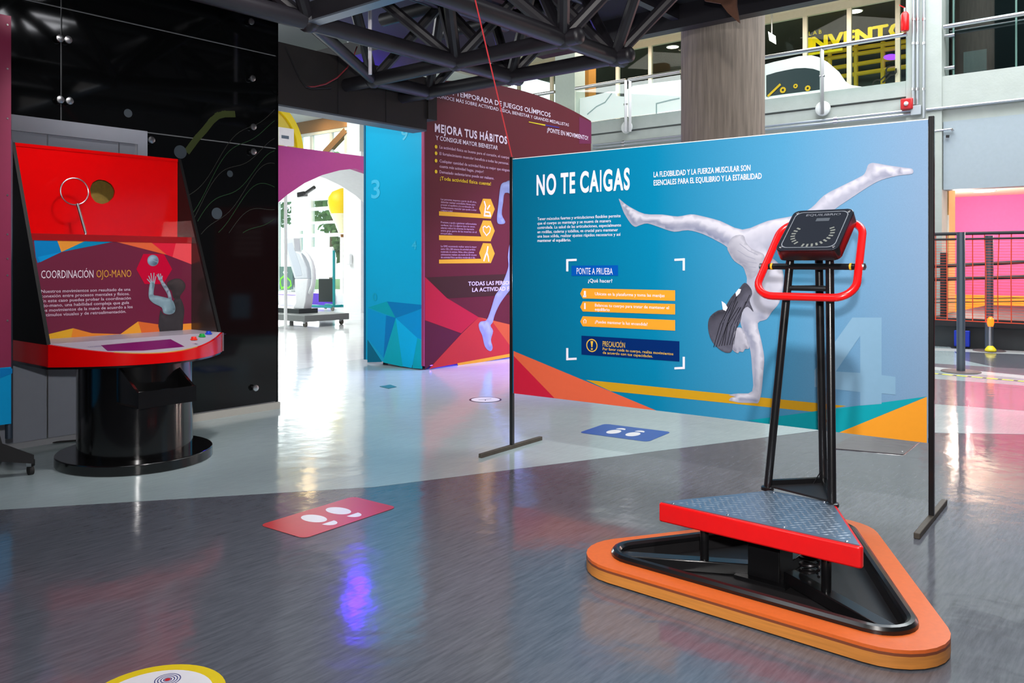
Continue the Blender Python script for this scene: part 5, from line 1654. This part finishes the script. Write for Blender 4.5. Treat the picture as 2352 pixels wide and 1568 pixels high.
for j in range(30):
    z = ztopn - .09 - (ztopn - .09 - zbotn) * j / 29
    obj('net_cord', G().tube([FN.at(ua_, z), FN.at((ua_ + ub_) / 2, z - .012), FN.at(ub_, z)], .0030 if j < 29 else .008, 4), M_NET, nt_)
obj('jamb_sign', G().obox(FS(14.48).px(2170, 540), RV * .06, E1 * .005, UP * .32), ink((246, 238, 226)), None, 'white notice plate on the ochre jamb', 'notice')
FT2 = FS(13.6)
tr_ = thing('leaning_shelf', 'grey open rack standing beside the pier behind the net', 'rack', FT2.px(2150, 780))
for y in (560, 585, 597, 660):
    obj('rack_tier', G().srbox(13.75, 14.05, rP0 - .4, rP1 - .12, FT2.uv(2150, y)[1] - .02, FT2.uv(2150, y)[1] + .02), mat('rack_grey', (96, 92, 92), .6), tr_)
for u in (rP0 - .38, rP1 - .16):
    obj('rack_upright', G().srbox(13.75, 13.79, u, u + .04, 0, FT2.uv(2150, 556)[1]), mat('rack_grey', (96, 92, 92), .6), tr_)

# ------------------------------------------------------------------ rear hall objects
# big yellow disc above the arch
FD = FR(-13.0)
dc = FD.uv(601, 338)
rd = abs(FD.uv(697, 338)[0] - dc[0])
yd = thing('yellow_disc', 'huge yellow disc sign rising above the magenta wall', 'sign', FD.at(dc[0], 0.0))
cs = [(math.cos(a * math.pi / 32), math.sin(a * math.pi / 32)) for a in range(64)]
rv_ = rd * 1.04
obj('disc_face', G().prism([FD.at(dc[0] + rd * .86 * X, dc[1] + rv_ * .86 * Y, -.05) for X, Y in cs], -RV * .05), mat('soft_yellow', (226, 206, 70), .5), yd)
obj('disc_rim', G().ringprism([FD.at(dc[0] + rd * X, dc[1] + rv_ * Y) for X, Y in cs], [FD.at(dc[0] + rd * .86 * X, dc[1] + rv_ * .86 * Y) for X, Y in cs], -RV * .2), mat('strong_yellow', (248, 222, 0), .45), yd)
obj('disc_support', G().cyl(FD.at(dc[0], 0, -.15), FD.at(dc[0], dc[1] - rd * .8, -.15), .06, 10), M_WHITE, yd)
a, b = FD.px(632, 338, .35), FD.px(649, 301, .35)
sc_ = thing('display_screen', 'small white framed screen before the yellow disc', 'screen', a)
w_ = FD.uv(649, 320)[0] - FD.uv(615, 320)[0]
o_ = b - E1 * w_; 
obj('screen_frame', G().obox(Vector((o_.x, o_.y, a.z)), E1 * w_, -RV * .06, UP * (b.z - a.z)), M_WHITE, sc_)
obj('screen_face', G().obox(Vector((o_.x, o_.y, a.z + .12)) + E1 * .05 + RV * .004, E1 * (w_ - .16), -RV * .003, UP * (b.z - a.z - .26)), mat('screen_grey', (96, 112, 128), .2), sc_)
obj('screen_pole', G().cyl(Vector((o_.x, o_.y, 0)) + E1 * w_ / 2 - RV * .03, Vector((o_.x, o_.y, a.z)) + E1 * w_ / 2 - RV * .03, .03, 10), M_WHITE, sc_)
# trolley with the white totem
tc_ = floor_px(700, 752)
ts_, trr = tc_.dot(E1), tc_.dot(RV)
cart = thing('trolley', 'flat grey trolley on castors carrying the white totem', 'trolley', sr(ts_ + .5, trr - .9, 0))
obj('trolley_deck', G().srbox(ts_, ts_ + 1.05, trr - 1.9, trr, .10, .22), mat('grey_trolley', (120, 124, 124), .6), cart, bevel=.01)
for s in (ts_ + .1, ts_ + .95):
    for r in (trr - .12, trr - 1.75):
        obj('castor', G().cyl(sr(s - .02, r, .05), sr(s + .02, r, .05), .05, 14), mat('castor_grey', (110, 106, 98), .5), cart)
        obj('castor_fork', G().srbox(s - .03, s + .03, r - .03, r + .03, .06, .10), M_CHROME, cart)
FTt = FS(ts_ + .5)
tt = thing('white_totem', 'white leaning information totem with curved arm', 'totem', FTt.px(683, 722))
M_TOT = mat('totem_white', (240, 243, 247), .35)
zdk = .22
foot = FTt.uv(683, 722)
obj('totem_foot', G().srbox(ts_ + .3, ts_ + .75, FTt.uv(642, 700)[0], FTt.uv(706, 700)[0], zdk, zdk + .09), mat('totem_foot_dark', (60, 66, 68), .5), tt)
low_ = [(668, 715), (679, 694), (676, 640), (707, 640), (701.6, 694), (697, 715)]
upp_ = [(676, 640), (658, 581.5), (649, 553), (648, 548), (673.6, 546), (676, 576), (689, 581.5), (704, 615), (707, 640)]
obj('totem_leg', G().prism([FTt.px(x, y) for x, y in low_], E1 * .18), M_TOT, tt, bevel=.02)
obj('totem_body', G().prism([FTt.px(x, y) for x, y in upp_], E1 * .16), mat('totem_grey_white', (220, 226, 234), .35), tt, bevel=.02)
obj('totem_arm', G().tube([FTt.px(x, y, -.08) for x, y in ((689, 577), (699, 587), (707, 601), (712, 620), (713, 640), (711, 655), (704, 674))], .045, 8), M_TOT, tt)
obj('totem_screen', G().prism([FTt.px(x, y, .003) for x, y in ((657, 560), (671, 557), (690, 612), (694, 632), (680, 634))], E1 * .002), ink((206, 214, 226), .3), tt)
# whiteboard stand with black panel
FWb = FS(13.3)
wb = thing('whiteboard_stand', 'white board and black panel on a teal wheeled stand', 'board stand', FWb.px(755, 705))
rb = rounded([FWb.uv(x, y) for x, y in ((714, 637), (764, 637), (764, 567), (714, 567))], .07, 5)
obj('white_board', G().prism([FWb.at(u, v) for u, v in rb], E1 * .05), M_SHELL, wb)
obj('black_panel', G().prism([FWb.px(x, y) for x, y in ((732, 693), (764, 693), (764, 640), (732, 640))], E1 * .04), mat('felt_black', (30, 38, 38), .7), wb)
M_TEAL = mat('teal_frame', (20, 140, 146), .4)
zf = FWb.uv(750, 702)[1]
p = FWb.px(767, 640); 
obj('stand_post', G().cyl(Vector((p.x, p.y, .1)), Vector((p.x, p.y, FWb.uv(767, 575)[1])), .035, 8), M_TEAL, wb)
pa, pb = FWb.px(730, 640), FWb.px(782, 640)
for d in (-.25, .25):
    A = Vector((pa.x, pa.y, .1)) + E1 * d; Bq = Vector((pb.x, pb.y, .1)) + E1 * d
    obj('stand_skid', G().bar(A, Bq, .06, .06), M_TEAL, wb)
    for e in (A, Bq):
        obj('stand_castor', G().cyl(e - UP * .05 - E1 * .02, e - UP * .05 + E1 * .02, .05, 12), mat('castor_grey', (110, 106, 98), .5), wb)
obj('stand_tie', G().bar(Vector((p.x, p.y, .1)) - E1 * .25, Vector((p.x, p.y, .1)) + E1 * .25, .06, .06), M_TEAL, wb)
# boxes
FBx = FS(13.7)
def fbox(name, label, x0, x1, y0, rgb, d=.4, stripe=None):
    u0, u1 = FBx.uv(x0, 700)[0], FBx.uv(x1, 700)[0]
    z1 = FBx.uv((x0 + x1) / 2, y0)[1]
    t = thing(name, label, 'box', sr(13.7 + d / 2, (u0 + u1) / 2, 0))
    obj('box_body', G().srbox(13.7, 13.7 + d, u0, u1, 0, z1 * .94), mat(name + '_body', rgb, .6), t)
    obj('box_lid', G().srbox(13.69, 13.71 + d, u0 - .01, u1 + .01, z1 * .94, z1), mat(name + '_lid', stripe or rgb, .6), t)
    return t
fbox('violet_box', 'violet storage box left of the black panel', 703, 731, 673, (84, 52, 176), .5)
fbox('white_box', 'white storage box with violet band behind the totem', 641, 676, 676, (222, 220, 238), .4, (110, 84, 190))
# green ring toy panel on the sill
FGn = FS(14.2)
gp = thing('window_poster', 'green scribbled poster leaning in the rear window', 'poster', FGn.px(657, 664))
obj('poster_sheet', G().prism([FGn.px(x, y) for x, y in ((642, 664), (672, 664), (672, 612), (642, 612))], E1 * .02), ink((96, 124, 116)), gp)
stroke(FGn, [(645, 640), (652, 634), (660, 638), (667, 645), (669, 655), (663, 661), (654, 658), (647, 662), (644, 650)], .05, ink((120, 226, 60)), gp, 'poster_scribble', .004, True)
patch(FGn, [(650, 625), (657, 615), (661, 626), (655, 634)], ink((220, 232, 236)), gp, 'poster_blot', .004)
# hot air balloon model
FBa = FS(13.75)
bc = FBa.px(787, 485)
ba = thing('model_balloon', 'yellow model hot air balloon hanging by the window', 'balloon model', bc - UP * .55)
rb_ = 34 / FPX * bc.y
obj('envelope', G().lathe(bc - UP * .58 * rb_ / .4, [(.10, 0), (.2 * rb_ / .4, .25 * rb_ / .4), (.36 * rb_ / .4, .6 * rb_ / .4), (.4 * rb_ / .4, .8 * rb_ / .4), (.38 * rb_ / .4, .95 * rb_ / .4), (.28 * rb_ / .4, 1.1 * rb_ / .4), (.05, 1.2 * rb_ / .4)], 20), mat('balloon_yellow', (244, 206, 20), .5), ba)
obj('envelope_skirt', G().lathe(bc - UP * .57 * rb_ / .4, [(.115, 0), (.21 * rb_ / .4, .25 * rb_ / .4), (.33 * rb_ / .4, .5 * rb_ / .4)], 20), mat('balloon_pale', (246, 236, 196), .5), ba)
obj('basket', G().lathe(bc - UP * (.58 * rb_ / .4 + .12), [(.05, 0), (.06, .08)], 10), mat('basket_brown', (120, 80, 40), .7), ba)
obj('hang_line', G().cyl(bc + UP * .6 * rb_ / .4, Vector((bc.x, bc.y, 3.9)), .006, 6), M_WHITE, ba)
# black projector under the arch
pj = thing('projector', 'small black projector on the rear hall window rail', 'projector', FS(14.0).px(695, 457))
obj('projector_body', G().bar(FS(14.0).px(687, 448), FS(14.0).px(702, 445), .16, .14), M_DECK, pj, bevel=.02)
obj('projector_arm', G().cyl(FS(14.0).px(700, 445), FS(14.0).px(722, 430), .05, 8), M_DECK, pj)
obj('hand_sanitiser', G().obox(FS(12.98).px(801, 607), RV * .14, -E1 * .09, UP * .26), M_WHITE, None, 'white dispenser on the rear hall pier', 'dispenser', bevel=.02)
# garden outside
M_LEAF = [mat('leaf_%d' % i, c, .8, var=.5, scale=3) for i, c in enumerate(((110, 150, 84), (140, 172, 110), (84, 126, 80)))]
M_BARK = mat('tree_bark', (110, 90, 66), .9)
i = 0
for (s, r, h, w) in ((26.2, -33.5, 5.2, 1.8), (20.8, -24.6, 2.6, 1.2), (27, -40, 6.0, 2.2), (27, -28.0, 6.4, 2.2), (20.4, -20.9, 2.4, 1.2), (25, -22, 5.0, 1.8)):
    lab = ['garden tree behind the rear window blinds', 'low garden tree beyond the totem', 'tall garden tree at the far left of the upper window', 'tall garden tree beyond the timber brace', 'low garden bush beyond the white board', 'garden tree hidden by the white pier'][i]
    t = thing('garden_tree', lab, 'tree', sr(s, r, 0), 'garden trees outside')
    obj('trunk', G().cyl(sr(s, r, -.1), sr(s, r, h), .14, 8, .06), M_BARK, t)
    g = G()
    rnd = random.Random(i + 3)
    for k in range(900):
        a = rnd.uniform(0, 2 * math.pi); z = rnd.uniform(-1, 1); q = rnd.uniform(.55, 1) ** .5
        c = sr(s, r, h) + Vector((math.cos(a) * math.sqrt(1 - z * z) * w * q, math.sin(a) * math.sqrt(1 - z * z) * w * q, z * w * q * 1.15 - .4))
        d = Vector((rnd.gauss(0, 1), rnd.gauss(0, 1), rnd.gauss(0, 1))).normalized() * rnd.uniform(.12, .24)
        e = d.orthogonal() * .55
        g.face([c - d, c + e, c + d, c - e])
    obj('foliage', g, M_LEAF[i % 3], t, kind='stuff', smooth=False)
    i += 1
struct('ground_outside', G().srbox(24, 40, -50, -10, -.2, 0), mat('garden_lawn', (120, 150, 90), .9), label='garden lawn outside the rear windows')

# ------------------------------------------------------------------ board off to the right, mirrored in the black panels
eb = thing('exhibit_board', 'maroon exhibit board mirrored faintly in the black panels', 'display board', (4.36, 5.9, 0))
FEB = Frame((4.34, 5.9, 0), (0, -1, 0), (-1, 0, 0))
obj('board_panel', G().obox((4.34, 5.3, 0.08), (0.05, 0, 0), (0, 1.25, 0), (0, 0, 1.98)), mat('maroon_board', (120, 30, 34), .5), eb)
for y in (5.42, 6.43):
    obj('board_foot', G().obox((4.16, y - .02, 0), (.4, 0, 0), (0, .04, 0), (0, 0, .08)), M_TUBE, eb)
ebp = eb
for i in range(6):
    z = 1.75 - i * .085
    obj('print_line', G().obox(FEB.at(-.10, z, .0015), (0, -.42, 0), (.001, 0, 0), (0, 0, .03)), ink((190, 150, 150)), ebp)
obj('print_bar', G().obox(FEB.at(-.55, 1.25, .0015), (0, .07, 0), (.001, 0, 0), (0, 0, .6)), ink((210, 180, 50)), ebp)
obj('print_title', G().obox(FEB.at(-.12, 1.82, .0015), (0, .40, 0), (.001, 0, 0), (0, 0, .09)), ink((220, 210, 226)), ebp)
obj('print_picture', G().obox(FEB.at(.08, .35, .0015), (0, -.28, 0), (.001, 0, 0), (0, 0, .36)), ink((150, 170, 196)), ebp)
